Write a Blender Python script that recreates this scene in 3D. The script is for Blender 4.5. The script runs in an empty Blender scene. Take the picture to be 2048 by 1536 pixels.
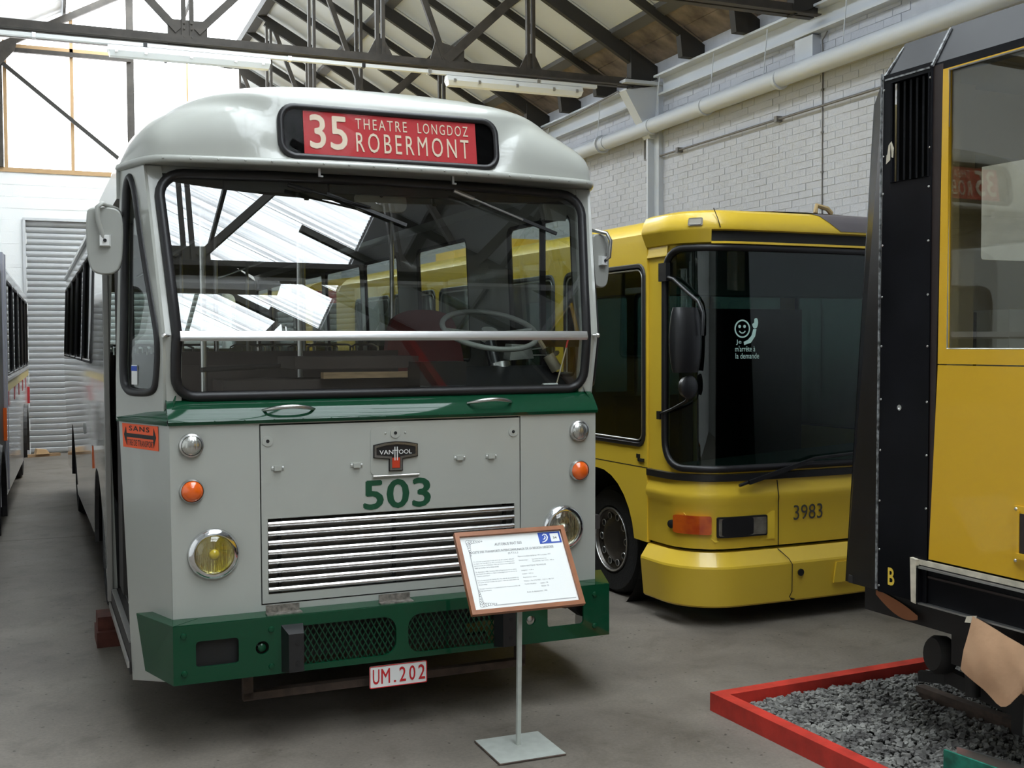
import bpy, bmesh, math, random
from mathutils import Vector, Matrix

random.seed(7)
SC = bpy.context.scene
COL = SC.collection
R = math.radians

# ------------------------------------------------------------------ camera
def _camera():
    psi, th, rho = R(22.3), R(2.05), R(-0.25)
    F = Vector((math.sin(psi) * math.cos(th), math.cos(psi) * math.cos(th), -math.sin(th)))
    R0 = Vector((math.cos(psi), -math.sin(psi), 0))
    U0 = R0.cross(F)
    Rv = R0 * math.cos(rho) + U0 * math.sin(rho)
    Uv = -R0 * math.sin(rho) + U0 * math.cos(rho)
    cam = bpy.data.cameras.new('camera')
    cam.sensor_fit = 'HORIZONTAL'
    cam.sensor_width = 36.0
    cam.lens = 2250.0 / 2048.0 * 36.0
    cam.clip_start, cam.clip_end = 0.05, 200
    o = bpy.data.objects.new('camera', cam)
    m = Matrix((Rv, Uv, -F)).transposed().to_4x4()
    m.translation = (0, 0, 2.0)
    o.matrix_world = m
    COL.objects.link(o)
    SC.camera = o
_camera()
SC.cycles.max_bounces = 6
SC.cycles.diffuse_bounces = 3
SC.cycles.glossy_bounces = 4
SC.cycles.transparent_max_bounces = 12
SC.cycles.caustics_reflective = False
SC.cycles.caustics_refractive = False
SC.cycles.adaptive_threshold = 0.1
SC.cycles.adaptive_min_samples = 16

# ------------------------------------------------------------------ world, exposure
W = bpy.data.worlds.new('overcast_sky')
SC.world = W
W.use_nodes = True
W.node_tree.nodes['Background'].inputs[0].default_value = (0.86, 0.93, 1.0, 1)
W.node_tree.nodes['Background'].inputs[1].default_value = 1.0
VS = SC.view_settings
VS.view_transform = 'Standard'
VS.look = 'None'
VS.gamma = 1.0
VS.use_curve_mapping = False
VS.exposure = -0.06
SKYLIGHT = 8.6      # brightness of the daylit translucent roof sheets
GABLE = 4.6         # brightness of the daylit translucent gable panels

# ------------------------------------------------------------------ materials
MATS = {}
def mat(name, col=(0.8, 0.8, 0.8), rough=0.5, metal=0.0, spec=0.5, coat=0.0, emit=0.0,
        var=0.0, vscale=6.0, bump=0.0, bscale=40.0, col2=None, stretch=(1, 1, 1), detail=4.0, croughness=0.05):
    if name in MATS:
        return MATS[name]
    m = bpy.data.materials.new(name)
    m.use_nodes = True
    nt = m.node_tree
    b = nt.nodes['Principled BSDF']
    b.inputs['Base Color'].default_value = (*col, 1)
    b.inputs['Roughness'].default_value = rough
    b.inputs['Metallic'].default_value = metal
    b.inputs['Specular IOR Level'].default_value = spec
    b.inputs['Coat Weight'].default_value = coat
    b.inputs['Coat Roughness'].default_value = croughness
    if emit:
        b.inputs['Emission Color'].default_value = (*col, 1)
        b.inputs['Emission Strength'].default_value = emit
    if var or bump:
        tc = nt.nodes.new('ShaderNodeTexCoord')
        mp = nt.nodes.new('ShaderNodeMapping')
        mp.inputs['Scale'].default_value = stretch
        nt.links.new(tc.outputs['Object'], mp.inputs['Vector'])
        if var:
            n = nt.nodes.new('ShaderNodeTexNoise')
            n.inputs['Scale'].default_value = vscale
            n.inputs['Detail'].default_value = detail
            nt.links.new(mp.outputs[0], n.inputs['Vector'])
            r = nt.nodes.new('ShaderNodeValToRGB')
            r.color_ramp.elements[0].position = 0.35
            r.color_ramp.elements[1].position = 0.65
            c2 = col2 if col2 else tuple(c * (1 - var) for c in col)
            r.color_ramp.elements[0].color = (*c2, 1)
            r.color_ramp.elements[1].color = (*col, 1)
            nt.links.new(n.outputs['Fac'], r.inputs['Fac'])
            nt.links.new(r.outputs['Color'], b.inputs['Base Color'])
        if bump:
            n2 = nt.nodes.new('ShaderNodeTexNoise')
            n2.inputs['Scale'].default_value = bscale
            n2.inputs['Detail'].default_value = 3
            nt.links.new(mp.outputs[0], n2.inputs['Vector'])
            bp = nt.nodes.new('ShaderNodeBump')
            bp.inputs['Strength'].default_value = bump
            bp.inputs['Distance'].default_value = 0.01
            nt.links.new(n2.outputs['Fac'], bp.inputs['Height'])
            nt.links.new(bp.outputs['Normal'], b.inputs['Normal'])
    MATS[name] = m
    return m

def glass(name, tint=(0.9, 0.95, 0.93), r0=0.09, rough=0.0):
    """thin pane: see-through with a mirror reflection that grows at grazing angles"""
    m = bpy.data.materials.new(name)
    m.use_nodes = True
    nt = m.node_tree
    for n in list(nt.nodes):
        nt.nodes.remove(n)
    out = nt.nodes.new('ShaderNodeOutputMaterial')
    tr = nt.nodes.new('ShaderNodeBsdfTransparent')
    tr.inputs[0].default_value = (*tint, 1)
    gl = nt.nodes.new('ShaderNodeBsdfGlossy')
    gl.inputs['Roughness'].default_value = rough
    lw = nt.nodes.new('ShaderNodeLayerWeight')
    lw.inputs['Blend'].default_value = 0.5
    pw = nt.nodes.new('ShaderNodeMath'); pw.operation = 'POWER'; pw.inputs[1].default_value = 5.0
    mr = nt.nodes.new('ShaderNodeMapRange')
    mr.inputs['To Min'].default_value = r0
    mr.inputs['To Max'].default_value = 1.0
    mx = nt.nodes.new('ShaderNodeMixShader')
    nt.links.new(lw.outputs['Facing'], pw.inputs[0])
    nt.links.new(pw.outputs[0], mr.inputs['Value'])
    nt.links.new(mr.outputs[0], mx.inputs[0])
    nt.links.new(tr.outputs[0], mx.inputs[1])
    nt.links.new(gl.outputs[0], mx.inputs[2])
    nt.links.new(mx.outputs[0], out.inputs[0])
    MATS[name] = m
    return m

def sheet_mat(name, strength, col, streak):
    """daylit translucent sheet: gives off the daylight that comes through it; dirt and corrugation shading streaked into the glow"""
    m = bpy.data.materials.new(name)
    m.use_nodes = True
    nt = m.node_tree
    b = nt.nodes['Principled BSDF']
    b.inputs['Roughness'].default_value = 0.6
    b.inputs['Base Color'].default_value = (0.75, 0.77, 0.76, 1)
    tc = nt.nodes.new('ShaderNodeTexCoord')
    mp = nt.nodes.new('ShaderNodeMapping')
    mp.inputs['Scale'].default_value = streak
    n = nt.nodes.new('ShaderNodeTexNoise')
    n.inputs['Scale'].default_value = 1.0
    n.inputs['Detail'].default_value = 5
    r = nt.nodes.new('ShaderNodeValToRGB')
    r.color_ramp.elements[0].position = 0.3
    r.color_ramp.elements[0].color = (0.35, 0.36, 0.36, 1)
    r.color_ramp.elements[1].position = 0.55
    r.color_ramp.elements[1].color = (1, 1, 1, 1)
    mu = nt.nodes.new('ShaderNodeMath'); mu.operation = 'MULTIPLY'; mu.inputs[1].default_value = strength  # streaks dim the emission, imitating corrugation shading as well as dirt
    nt.links.new(tc.outputs['Object'], mp.inputs['Vector'])
    nt.links.new(mp.outputs[0], n.inputs['Vector'])
    nt.links.new(n.outputs['Fac'], r.inputs['Fac'])
    nt.links.new(r.outputs['Color'], mu.inputs[0])
    nt.links.new(mu.outputs[0], b.inputs['Emission Strength'])
    b.inputs['Emission Color'].default_value = (*col, 1)
    MATS[name] = m
    return m

def concrete_mat():
    m = bpy.data.materials.new('concrete_floor')
    m.use_nodes = True
    nt = m.node_tree
    b = nt.nodes['Principled BSDF']
    tc = nt.nodes.new('ShaderNodeTexCoord')
    def noise(scale, detail, rough=0.6, dist=0.0):
        n = nt.nodes.new('ShaderNodeTexNoise')
        n.inputs['Scale'].default_value = scale
        n.inputs['Detail'].default_value = detail
        n.inputs['Roughness'].default_value = rough
        n.inputs['Distortion'].default_value = dist
        nt.links.new(tc.outputs['Object'], n.inputs['Vector'])
        return n
    def ramp(src, p0, c0, p1, c1):
        r = nt.nodes.new('ShaderNodeValToRGB')
        r.color_ramp.elements[0].position = p0
        r.color_ramp.elements[0].color = (*c0, 1)
        r.color_ramp.elements[1].position = p1
        r.color_ramp.elements[1].color = (*c1, 1)
        nt.links.new(src, r.inputs['Fac'])
        return r.outputs['Color']
    base = ramp(noise(1.1, 6).outputs['Fac'], 0.3, (0.125, 0.108, 0.089), 0.7, (0.225, 0.199, 0.167))
    stain = ramp(noise(2.6, 8, 0.7, 0.6).outputs['Fac'], 0.52, (1, 1, 1), 0.80, (0.55, 0.53, 0.50))
    fine = ramp(noise(55, 4).outputs['Fac'], 0.3, (0.86, 0.86, 0.86), 0.7, (1.1, 1.1, 1.1))
    spots = ramp(noise(23, 1).outputs['Fac'], 0.24, (0.35, 0.33, 0.3), 0.29, (1, 1, 1))
    cur = base
    for c in (stain, fine, spots):
        mx = nt.nodes.new('ShaderNodeMix')
        mx.data_type = 'RGBA'
        mx.blend_type = 'MULTIPLY'
        mx.inputs[0].default_value = 1.0
        nt.links.new(cur, mx.inputs[6])
        nt.links.new(c, mx.inputs[7])
        cur = mx.outputs[2]
    nt.links.new(cur, b.inputs['Base Color'])
    b.inputs['Roughness'].default_value = 0.55
    b.inputs['Specular IOR Level'].default_value = 0.35
    bp = nt.nodes.new('ShaderNodeBump')
    bp.inputs['Strength'].default_value = 0.25
    bp.inputs['Distance'].default_value = 0.004
    nt.links.new(noise(30, 5).outputs['Fac'], bp.inputs['Height'])
    nt.links.new(bp.outputs['Normal'], b.inputs['Normal'])
    MATS['concrete_floor'] = m
    return m

CONCRETE = concrete_mat()
GREY = mat('bus_grey_paint', (0.42, 0.428, 0.39), 0.28, coat=0.5)
GREYSIDE = mat('bus_grey_gloss', (0.42, 0.428, 0.39), 0.12, coat=0.8, bump=0.12, bscale=5.0)
GREEN = mat('bus_green_paint', (0.0, 0.048, 0.0185), 0.6, spec=0.1, coat=0.7, croughness=0.03)
GREENT = mat('green_numerals', (0.003, 0.062, 0.026), 0.5)
RUBBER = mat('black_rubber', (0.012, 0.011, 0.012), 0.42)
BLACK = mat('matt_black', (0.008, 0.008, 0.008), 0.6)
BLACKP = mat('satin_black_plastic', (0.014, 0.014, 0.015), 0.35)
DARKIN = mat('dark_interior', (0.035, 0.03, 0.028), 0.75)
BROWNIN = mat('brown_interior_board', (0.06, 0.042, 0.036), 0.7)
CEILIN = mat('interior_ceiling', (0.30, 0.30, 0.27), 0.7)
CHROME = mat('chrome', (0.86, 0.86, 0.87), 0.1, metal=1.0)
GRILLE = mat('grille_satin_metal', (0.72, 0.71, 0.70), 0.27, metal=1.0)
STEEL = mat('brushed_steel', (0.62, 0.61, 0.59), 0.32, metal=1.0)
ALU = mat('aluminium', (0.76, 0.75, 0.74), 0.3, metal=0.9)
RADIATOR = mat('radiator_grey', (0.50, 0.48, 0.46), 0.45, metal=0.3)
WORN = mat('worn_zinc', (0.35, 0.32, 0.28), 0.55, metal=0.6, var=0.6, vscale=40)
RED = mat('blind_red', (0.52, 0.025, 0.03), 0.7)
CREAM = mat('blind_cream', (0.80, 0.66, 0.50), 0.7)
DRED = mat('dark_red_leather', (0.22, 0.03, 0.025), 0.45)
WOOD = mat('pale_wood', (0.45, 0.29, 0.16), 0.5, var=0.3, vscale=10, stretch=(1, 6, 6))
AMBER = mat('amber_lens', (0.85, 0.13, 0.01), 0.15, coat=1.0)
CLEAR = mat('frosted_lens', (0.60, 0.60, 0.56), 0.2, metal=0.85, coat=1.0, bump=0.6, bscale=55, stretch=(1, 1, 0.15))
HEADY = mat('yellow_headlamp_lens', (0.70, 0.68, 0.50), 0.22, metal=0.9, coat=1.0, var=0.5, vscale=7, col2=(0.62, 0.50, 0.02), bump=0.9, bscale=70, stretch=(1, 1, 0.12))
HEADC = mat('clear_headlamp_lens', (0.72, 0.71, 0.64), 0.2, metal=0.9, coat=1.0, var=0.5, vscale=7, col2=(0.40, 0.36, 0.20), bump=0.9, bscale=70, stretch=(1, 1, 0.12))
ORANGE = mat('orange_sticker', (0.95, 0.11, 0.02), 0.5)
INK = mat('black_ink', (0.01, 0.009, 0.009), 0.6)
WHITEP = mat('white_enamel', (0.80, 0.80, 0.78), 0.3)
REDP = mat('plate_red', (0.55, 0.015, 0.02), 0.4)
BADGE_RED = mat('badge_red', (0.55, 0.05, 0.02), 0.35)
TYRE = mat('tyre_rubber', (0.012, 0.012, 0.012), 0.8, bump=0.3, bscale=60)
RUST = mat('rusty_frame', (0.09, 0.06, 0.045), 0.8, var=0.5, vscale=15)
CHASSIS = mat('chassis_black', (0.015, 0.014, 0.013), 0.7)
YELLOW = mat('bus_yellow_paint', (0.80, 0.545, 0.045), 0.32, coat=0.4)
YGREY = mat('roof_grey', (0.13, 0.115, 0.12), 0.5)
TYELLOW = mat('tram_yellow_paint', (0.62, 0.36, 0.012), 0.4, coat=0.25)
TBLACK = mat('tram_black_paint', (0.006, 0.006, 0.008), 0.34, spec=0.16, coat=0.0, var=0.5, vscale=3)
TBROWN = mat('tram_brown_black', (0.020, 0.011, 0.009), 0.5)
TAPE = mat('masking_tape', (0.62, 0.56, 0.44), 0.7, var=0.3, vscale=20)
SCRATCH = mat('scratched_edge', (0.30, 0.31, 0.31), 0.5, var=0.8, vscale=45, col2=(0.03, 0.03, 0.03))
KRAFT = mat('kraft_paper', (0.48, 0.285, 0.16), 0.75, var=0.2, vscale=5, bump=0.3, bscale=12)
BEIGE = mat('tram_beige_panel', (0.42, 0.35, 0.19), 0.55)
TEAL = mat('teal_paint', (0.01, 0.19, 0.125), 0.6, var=0.6, vscale=18)
REDWOOD = mat('red_painted_timber', (0.56, 0.035, 0.022), 0.5, var=0.35, vscale=7, bump=0.2, bscale=25)
FRAMEW = mat('frame_wood', (0.34, 0.125, 0.05), 0.42, var=0.25, vscale=8, stretch=(1, 1, 1))
PAPER = mat('white_paper', (0.86, 0.88, 0.86), 0.5)
TEXTG = mat('grey_print', (0.16, 0.16, 0.17), 0.7)
BLUE = mat('logo_blue', (0.02, 0.07, 0.42), 0.5)
STAND = mat('stand_grey_paint', (0.50, 0.53, 0.49), 0.45, var=0.12, vscale=20)
TRUSS = mat('truss_dark_steel', (0.062, 0.052, 0.042), 0.6, var=0.35, vscale=8)
RAFT = mat('rafter_dark_steel', (0.030, 0.027, 0.023), 0.7)
PANEL = mat('ceiling_panel_white', (0.70, 0.725, 0.74), 0.7, var=0.06, vscale=1.5)
PURLIN = mat('purlin_grey', (0.085, 0.082, 0.08), 0.6)
OLDWOOD = mat('old_roof_boards', (0.27, 0.215, 0.175), 0.85, var=0.6, vscale=3.5, col2=(0.11, 0.085, 0.07), bump=0.4, bscale=14)
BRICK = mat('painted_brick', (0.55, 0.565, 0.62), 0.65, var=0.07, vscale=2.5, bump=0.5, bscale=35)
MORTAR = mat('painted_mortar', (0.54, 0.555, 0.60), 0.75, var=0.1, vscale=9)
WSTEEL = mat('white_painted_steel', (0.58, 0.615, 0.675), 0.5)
DPIPE = mat('dull_conduit', (0.17, 0.16, 0.155), 0.5)
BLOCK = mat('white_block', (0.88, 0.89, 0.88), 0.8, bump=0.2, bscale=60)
SLAT = mat('galvanised_slat', (0.66, 0.67, 0.68), 0.38, metal=0.55, var=0.12, vscale=3)
TIMBER = mat('gable_timber', (0.50, 0.32, 0.16), 0.6)
FIX = mat('light_housing', (0.78, 0.79, 0.78), 0.35)
DIFF = mat('light_diffuser', (0.85, 0.87, 0.87), 0.2)
GRAVEL = mat('slate_gravel', (0.23, 0.225, 0.205), 0.9, var=0.6, vscale=9, col2=(0.085, 0.08, 0.075), detail=1.0)
EARTH = mat('dark_ballast_bed', (0.07, 0.068, 0.063), 0.9)
WHITEBUS = mat('white_bus_paint', (0.74, 0.75, 0.76), 0.25, coat=0.5)
SILVER = mat('silver_pillar', (0.42, 0.42, 0.48), 0.3, metal=0.6)
BUSRED = mat('bus_red_stripe', (0.45, 0.02, 0.025), 0.35, coat=0.5)
BUSYEL = mat('pale_yellow_stripe', (0.70, 0.56, 0.18), 0.35)
CHOCK = mat('reddish_chock', (0.13, 0.035, 0.022), 0.7, var=0.4, vscale=14)
MINT = mat('mint_decal', (0.46, 0.66, 0.60), 0.6)
STEERG = mat('steering_grey', (0.33, 0.34, 0.31), 0.4)
GLASS = glass('clear_glass', (0.82, 0.86, 0.84), 0.165)
BLINDGLASS = glass('blind_glass', (0.92, 0.92, 0.92), 0.006)
LOWGLASS = glass('lower_pane_glass', (0.82, 0.86, 0.84), 0.065)
LENS = glass('ribbed_lens', (0.92, 0.92, 0.86), 0.10, 0.05)
SIDEGLASS = glass('side_glass', (0.80, 0.85, 0.83), 0.09)
DARKGLASS = glass('tinted_glass', (0.40, 0.50, 0.47), 0.07)
TRAMGLASS = glass('tram_glass', (0.90, 0.89, 0.83), 0.075)
SKY = sheet_mat('translucent_roof_sheet', SKYLIGHT, (0.87, 0.945, 1.0), (0.35, 16.0, 0.35))
GABP = sheet_mat('translucent_gable_panel', GABLE, (0.97, 0.98, 1.0), (0.4, 0.4, 0.25))

# ------------------------------------------------------------------ mesh helpers
class MB:
    def __init__(s):
        s.v, s.f, s.m = [], [], []
    def add(s, vs, fs, mi=0):
        o = len(s.v)
        s.v += [tuple(v) for v in vs]
        for f in fs:
            s.f.append(tuple(i + o for i in f)); s.m.append(mi)
        return s
    def box(s, x0, x1, y0, y1, z0, z1, mi=0):
        v = [(x, y, z) for z in (z0, z1) for y in (y0, y1) for x in (x0, x1)]
        return s.add(v, [(0, 2, 3, 1), (4, 5, 7, 6), (0, 1, 5, 4), (2, 6, 7, 3), (0, 4, 6, 2), (1, 3, 7, 5)], mi)
    def hexa(s, a, b, mi=0):
        """two quads a,b (4 points each) joined into a solid"""
        n = len(a)
        fs = [tuple(range(n))[::-1], tuple(range(n, 2 * n))]
        for i in range(n):
            j = (i + 1) % n
            fs.append((i, j, n + j, n + i))
        return s.add(list(a) + list(b), fs, mi)
    def bar(s, p, q, w, h, up=(0, 0, 1), mi=0):
        p, q = Vector(p), Vector(q)
        d = (q - p).normalized()
        u = Vector(up)
        r = d.cross(u)
        if r.length < 1e-4:
            r = d.cross(Vector((0, 1, 0)))
        r.normalize()
        u = r.cross(d)
        c = [(-w / 2, -h / 2), (w / 2, -h / 2), (w / 2, h / 2), (-w / 2, h / 2)]
        return s.hexa([p + r * a + u * b for a, b in c], [q + r * a + u * b for a, b in c], mi)
    def tube(s, path, r, n=8, closed=False, mi=0, caps=True, flat=1.0):
        P = [Vector(p) for p in path]
        N = len(P)
        rings = []
        prev = None
        for i in range(N):
            if closed:
                t = (P[(i + 1) % N] - P[i - 1])
            else:
                t = P[min(i + 1, N - 1)] - P[max(i - 1, 0)]
            t.normalize()
            if prev is None:
                a = Vector((0, 0, 1)) if abs(t.z) < 0.9 else Vector((0, 1, 0))
                u = (a - t * a.dot(t)).normalized()
            else:
                u = (prev - t * prev.dot(t)).normalized()
            prev = u
            w = t.cross(u)
            rr = r[i] if isinstance(r, (list, tuple)) else r
            rings.append([P[i] + u * (rr * math.cos(2 * math.pi * k / n)) + w * (rr * flat * math.sin(2 * math.pi * k / n)) for k in range(n)])
        vs = [p for ring in rings for p in ring]
        fs = []
        M = N if closed else N - 1
        for i in range(M):
            a, b = i * n, ((i + 1) % N) * n
            for k in range(n):
                k2 = (k + 1) % n
                fs.append((a + k, a + k2, b + k2, b + k))
        if not closed and caps:
            fs.append(tuple(range(n))[::-1])
            fs.append(tuple(range((N - 1) * n, N * n)))
        return s.add(vs, fs, mi)
    def lathe(s, prof, c, axis, n=24, mi=0):
        """prof: (radius, distance along axis) pairs from c"""
        c, ax = Vector(c), Vector(axis).normalized()
        a = Vector((0, 0, 1)) if abs(ax.z) < 0.9 else Vector((1, 0, 0))
        u = (a - ax * a.dot(ax)).normalized()
        w = ax.cross(u)
        vs, fs, ids = [], [], []
        for r, h in prof:
            if r < 1e-6:
                ids.append([len(vs)]); vs.append(c + ax * h)
            else:
                ids.append(list(range(len(vs), len(vs) + n)))
                vs += [c + ax * h + (u * math.cos(2 * math.pi * k / n) + w * math.sin(2 * math.pi * k / n)) * r for k in range(n)]
        for A, B in zip(ids[:-1], ids[1:]):
            for k in range(n):
                k2 = (k + 1) % n
                q = [A[k % len(A)], A[k2 % len(A)], B[k2 % len(B)], B[k % len(B)]]
                q2 = []
                for i in q:
                    if i not in q2:
                        q2.append(i)
                if len(q2) > 2:
                    fs.append(tuple(q2))
        return s.add(vs, fs, mi)
    def grid(s, fn, nu, nv, mi=0, closed_u=False):
        vs = [fn(i / (nu - 1), j / (nv - 1)) for j in range(nv) for i in range(nu)]
        fs = []
        for j in range(nv - 1):
            for i in range(nu - 1):
                fs.append((j * nu + i, j * nu + i + 1, (j + 1) * nu + i + 1, (j + 1) * nu + i))
        return s.add(vs, fs, mi)
    def mesh(s, name):
        me = bpy.data.meshes.new(name)
        me.from_pydata([tuple(v) for v in s.v], [], s.f)
        me.polygons.foreach_set('material_index', s.m)
        me.update()
        return me

def link(name, me, ms, parent=None, smooth=0, mtx=None, recalc=True):
    o = bpy.data.objects.new(name, me)
    COL.objects.link(o)
    if me is not None:
        if isinstance(me, bpy.types.Mesh):
            if recalc:
                bm = bmesh.new(); bm.from_mesh(me)
                bmesh.ops.recalc_face_normals(bm, faces=bm.faces)
                bm.to_mesh(me); bm.free()
            me.materials.clear()
            for m in (ms if isinstance(ms, (list, tuple)) else [ms]):
                me.materials.append(m)
            if smooth:
                me.polygons.foreach_set('use_smooth', [True] * len(me.polygons))
                try:
                    me.set_sharp_from_angle(angle=R(smooth))
                except Exception:
                    pass
            me.update()
    if mtx is not None:
        o.matrix_local = mtx
    if parent:
        o.parent = parent
    return o

def ob(name, mb, ms, parent=None, smooth=0, recalc=True):
    return link(name, mb.mesh(name), ms, parent, smooth, None, recalc)

def thing(name, label, cat, loc=(0, 0, 0), rz=0.0, group=None):
    o = bpy.data.objects.new(name, None)
    o.empty_display_size = 0.2
    COL.objects.link(o)
    o.location = loc
    o.rotation_euler = (0, 0, R(rz))
    tag(o, label, cat, group)
    return o

def tag(o, label=None, cat=None, group=None, kind=None):
    if label: o['label'] = label
    if cat: o['category'] = cat
    if group: o['group'] = group
    if kind: o['kind'] = kind
    return o

def rrect(x0, x1, y0, y1, r, n=6):
    pts = []
    rs = r if isinstance(r, (list, tuple)) else [r] * 4   # bl, br, tr, tl
    for (cx, cy, a0, k) in ((x0, y0, 180, 0), (x1, y0, 270, 1), (x1, y1, 0, 2), (x0, y1, 90, 3)):
        rr = rs[k]
        ox = cx + (rr if cx == x0 else -rr)
        oy = cy + (rr if cy == y0 else -rr)
        if rr <= 1e-6:
            pts.append((cx, cy)); continue
        for i in range(n + 1):
            a = R(a0 + 90 * i / n)
            pts.append((ox + rr * math.cos(a), oy + rr * math.sin(a)))
    return pts

def circ(cx, cy, r, n=24):
    return [(cx + r * math.cos(2 * math.pi * i / n), cy + r * math.sin(2 * math.pi * i / n)) for i in range(n)]

def smoothpoly(pts, k=6):
    """closed Catmull-Rom curve through points"""
    out = []
    N = len(pts)
    for i in range(N):
        p0, p1, p2, p3 = [Vector(pts[(i + j) % N]) for j in (-1, 0, 1, 2)]
        for j in range(k):
            t = j / k
            out.append(tuple(0.5 * ((2 * p1) + (p2 - p0) * t + (2 * p0 - 5 * p1 + 4 * p2 - p3) * t * t + (3 * p1 - p0 - 3 * p2 + p3) * t ** 3)))
    return out

def plate_mesh(name, loops, thick, bevel=0.0):
    cu = bpy.data.curves.new(name, 'CURVE')
    cu.dimensions = '2D'
    cu.fill_mode = 'BOTH'
    cu.extrude = thick / 2
    cu.bevel_depth = bevel
    cu.bevel_resolution = 1
    for lp in loops:
        sp = cu.splines.new('POLY')
        sp.points.add(len(lp) - 1)
        for p, q in zip(sp.points, lp):
            p.co = (q[0], q[1], 0, 1)
        sp.use_cyclic_u = True
    t = bpy.data.objects.new(name, cu)
    me = bpy.data.meshes.new_from_object(t)
    bpy.data.objects.remove(t)
    bpy.data.curves.remove(cu)
    me.name = name
    return me

def PM(o, ex, ey):
    ex, ey = Vector(ex).normalized(), Vector(ey).normalized()
    ez = ex.cross(ey)
    m = Matrix((ex, ey, ez)).transposed().to_4x4()
    m.translation = o
    return m

def FRONT(y): return PM((0, y, 0), (1, 0, 0), (0, 0, 1))      # plane facing -y: plate x -> x, plate y -> z
def LEFT(x): return PM((x, 0, 0), (0, -1, 0), (0, 0, 1))       # plane facing -x: plate x -> -y
def UP(z): return PM((0, 0, z), (1, 0, 0), (0, 1, 0))

def plate(name, loops, thick, ms, parent, mtx, smooth=0, bevel=0.0):
    me = plate_mesh(name, loops, thick, bevel)
    me.transform(mtx)
    return link(name, me, ms, parent, smooth)

def mplate(name, loops, thick, ms, parent, fn, cuts=(), smooth=30, matfn=None):
    """plate mapped through fn(u, v, w); cuts: list of ('x'|'y', value) extra edge rows"""
    me = plate_mesh(name, loops, thick)
    bm = bmesh.new(); bm.from_mesh(me)
    bmesh.ops.remove_doubles(bm, verts=bm.verts, dist=1e-6)
    for ax, val in cuts:
        no = (1, 0, 0) if ax == 'x' else (0, 1, 0)
        co = (val, 0, 0) if ax == 'x' else (0, val, 0)
        bmesh.ops.bisect_plane(bm, geom=bm.verts[:] + bm.edges[:] + bm.faces[:], plane_co=co, plane_no=no)
    if matfn:
        for f in bm.faces:
            c = f.calc_center_median()
            f.material_index = matfn(c.x, c.y)
    for v in bm.verts:
        v.co = Vector(fn(v.co.x, v.co.y, v.co.z))
    bm.to_mesh(me); bm.free()
    return link(name, me, ms, parent, smooth)

_TXT = {}
def text_mesh(body, extr=0.0, bold=0.0, space=1.0):
    cu = bpy.data.curves.new('lettering', 'FONT')
    cu.body = body
    cu.size = 1.0
    cu.extrude = extr
    cu.space_character = space
    cu.resolution_u = 3
    t = bpy.data.objects.new('lettering', cu)
    me = bpy.data.meshes.new_from_object(t)
    bpy.data.objects.remove(t)
    bpy.data.curves.remove(cu)
    if bold:                       # thicken the strokes with slightly shifted copies
        V = [tuple(v.co) for v in me.vertices]
        P = [tuple(q.vertices) for q in me.polygons]
        b = MB()
        for k, (dx, dy_) in enumerate(((bold, 0), (-bold, 0), (0, bold), (0, -bold))):
            b.add([(x + dx, y + dy_, 0.00012 * k) for x, y, z in V], P)
        me = b.mesh('lettering')
    return me

def text(body, x0, x1, y0, y1, m, parent, mtx, name='lettering', bold=0.0, space=1.0, depth=0.0008):
    me = text_mesh(body, 0.0, bold, space)
    xs = [v.co.x for v in me.vertices]; ys = [v.co.y for v in me.vertices]
    ax, bx_, ay, by = min(xs), max(xs), min(ys), max(ys)
    sx, sy = (x1 - x0) / (bx_ - ax), (y1 - y0) / (by - ay)
    for v in me.vertices:
        v.co = Vector((x0 + (v.co.x - ax) * sx, y0 + (v.co.y - ay) * sy, depth + v.co.z))
    me.transform(mtx)
    return link(name, me, m, parent, recalc=False)

def lerp(a, b, t): return a + (b - a) * t
def interp(z, pts):
    if z <= pts[0][0]: return pts[0][1]
    for (a, va), (b, vb) in zip(pts[:-1], pts[1:]):
        if z <= b:
            return lerp(va, vb, (z - a) / (b - a))
    return pts[-1][1]
def sstep(a, b, x):
    t = max(0.0, min(1.0, (x - a) / (b - a)))
    return t * t * (3 - 2 * t)

# ================================================================== THE HALL
XW, XL, XR = 7.3, -4.4, 1.45           # right wall, left wall, ridge
Y0, YE, YF = -9.0, 22.53, 30.0         # wall behind the camera, end wall, far wall of the right bay
ZR = 8.72
PITCH = 0.55
def zr(x): return ZR - PITCH * abs(x - XR)
BAY = 3.39 / 3.0
YT = 12.84

# floor of concrete slabs with open joints
fl = ob('floor', MB().box(XL - 0.1, XW + 0.1, Y0, YF, -0.3, -0.012), EARTH)
tag(fl, 'grey stained concrete floor of the hall', None, kind='structure')
xs = [XL, XW]
ys = [Y0, 12.59, 19.69, YF]
for a, b in zip(xs[:-1], xs[1:]):
    for c, d in zip(ys[:-1], ys[1:]):
        g = 0.006
        ob('floor_slab', MB().box(a + (g if a > XL else 0), b - (g if b < XW else 0), c + g, d - g, -0.02, 0.0), CONCRETE, fl)

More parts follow.
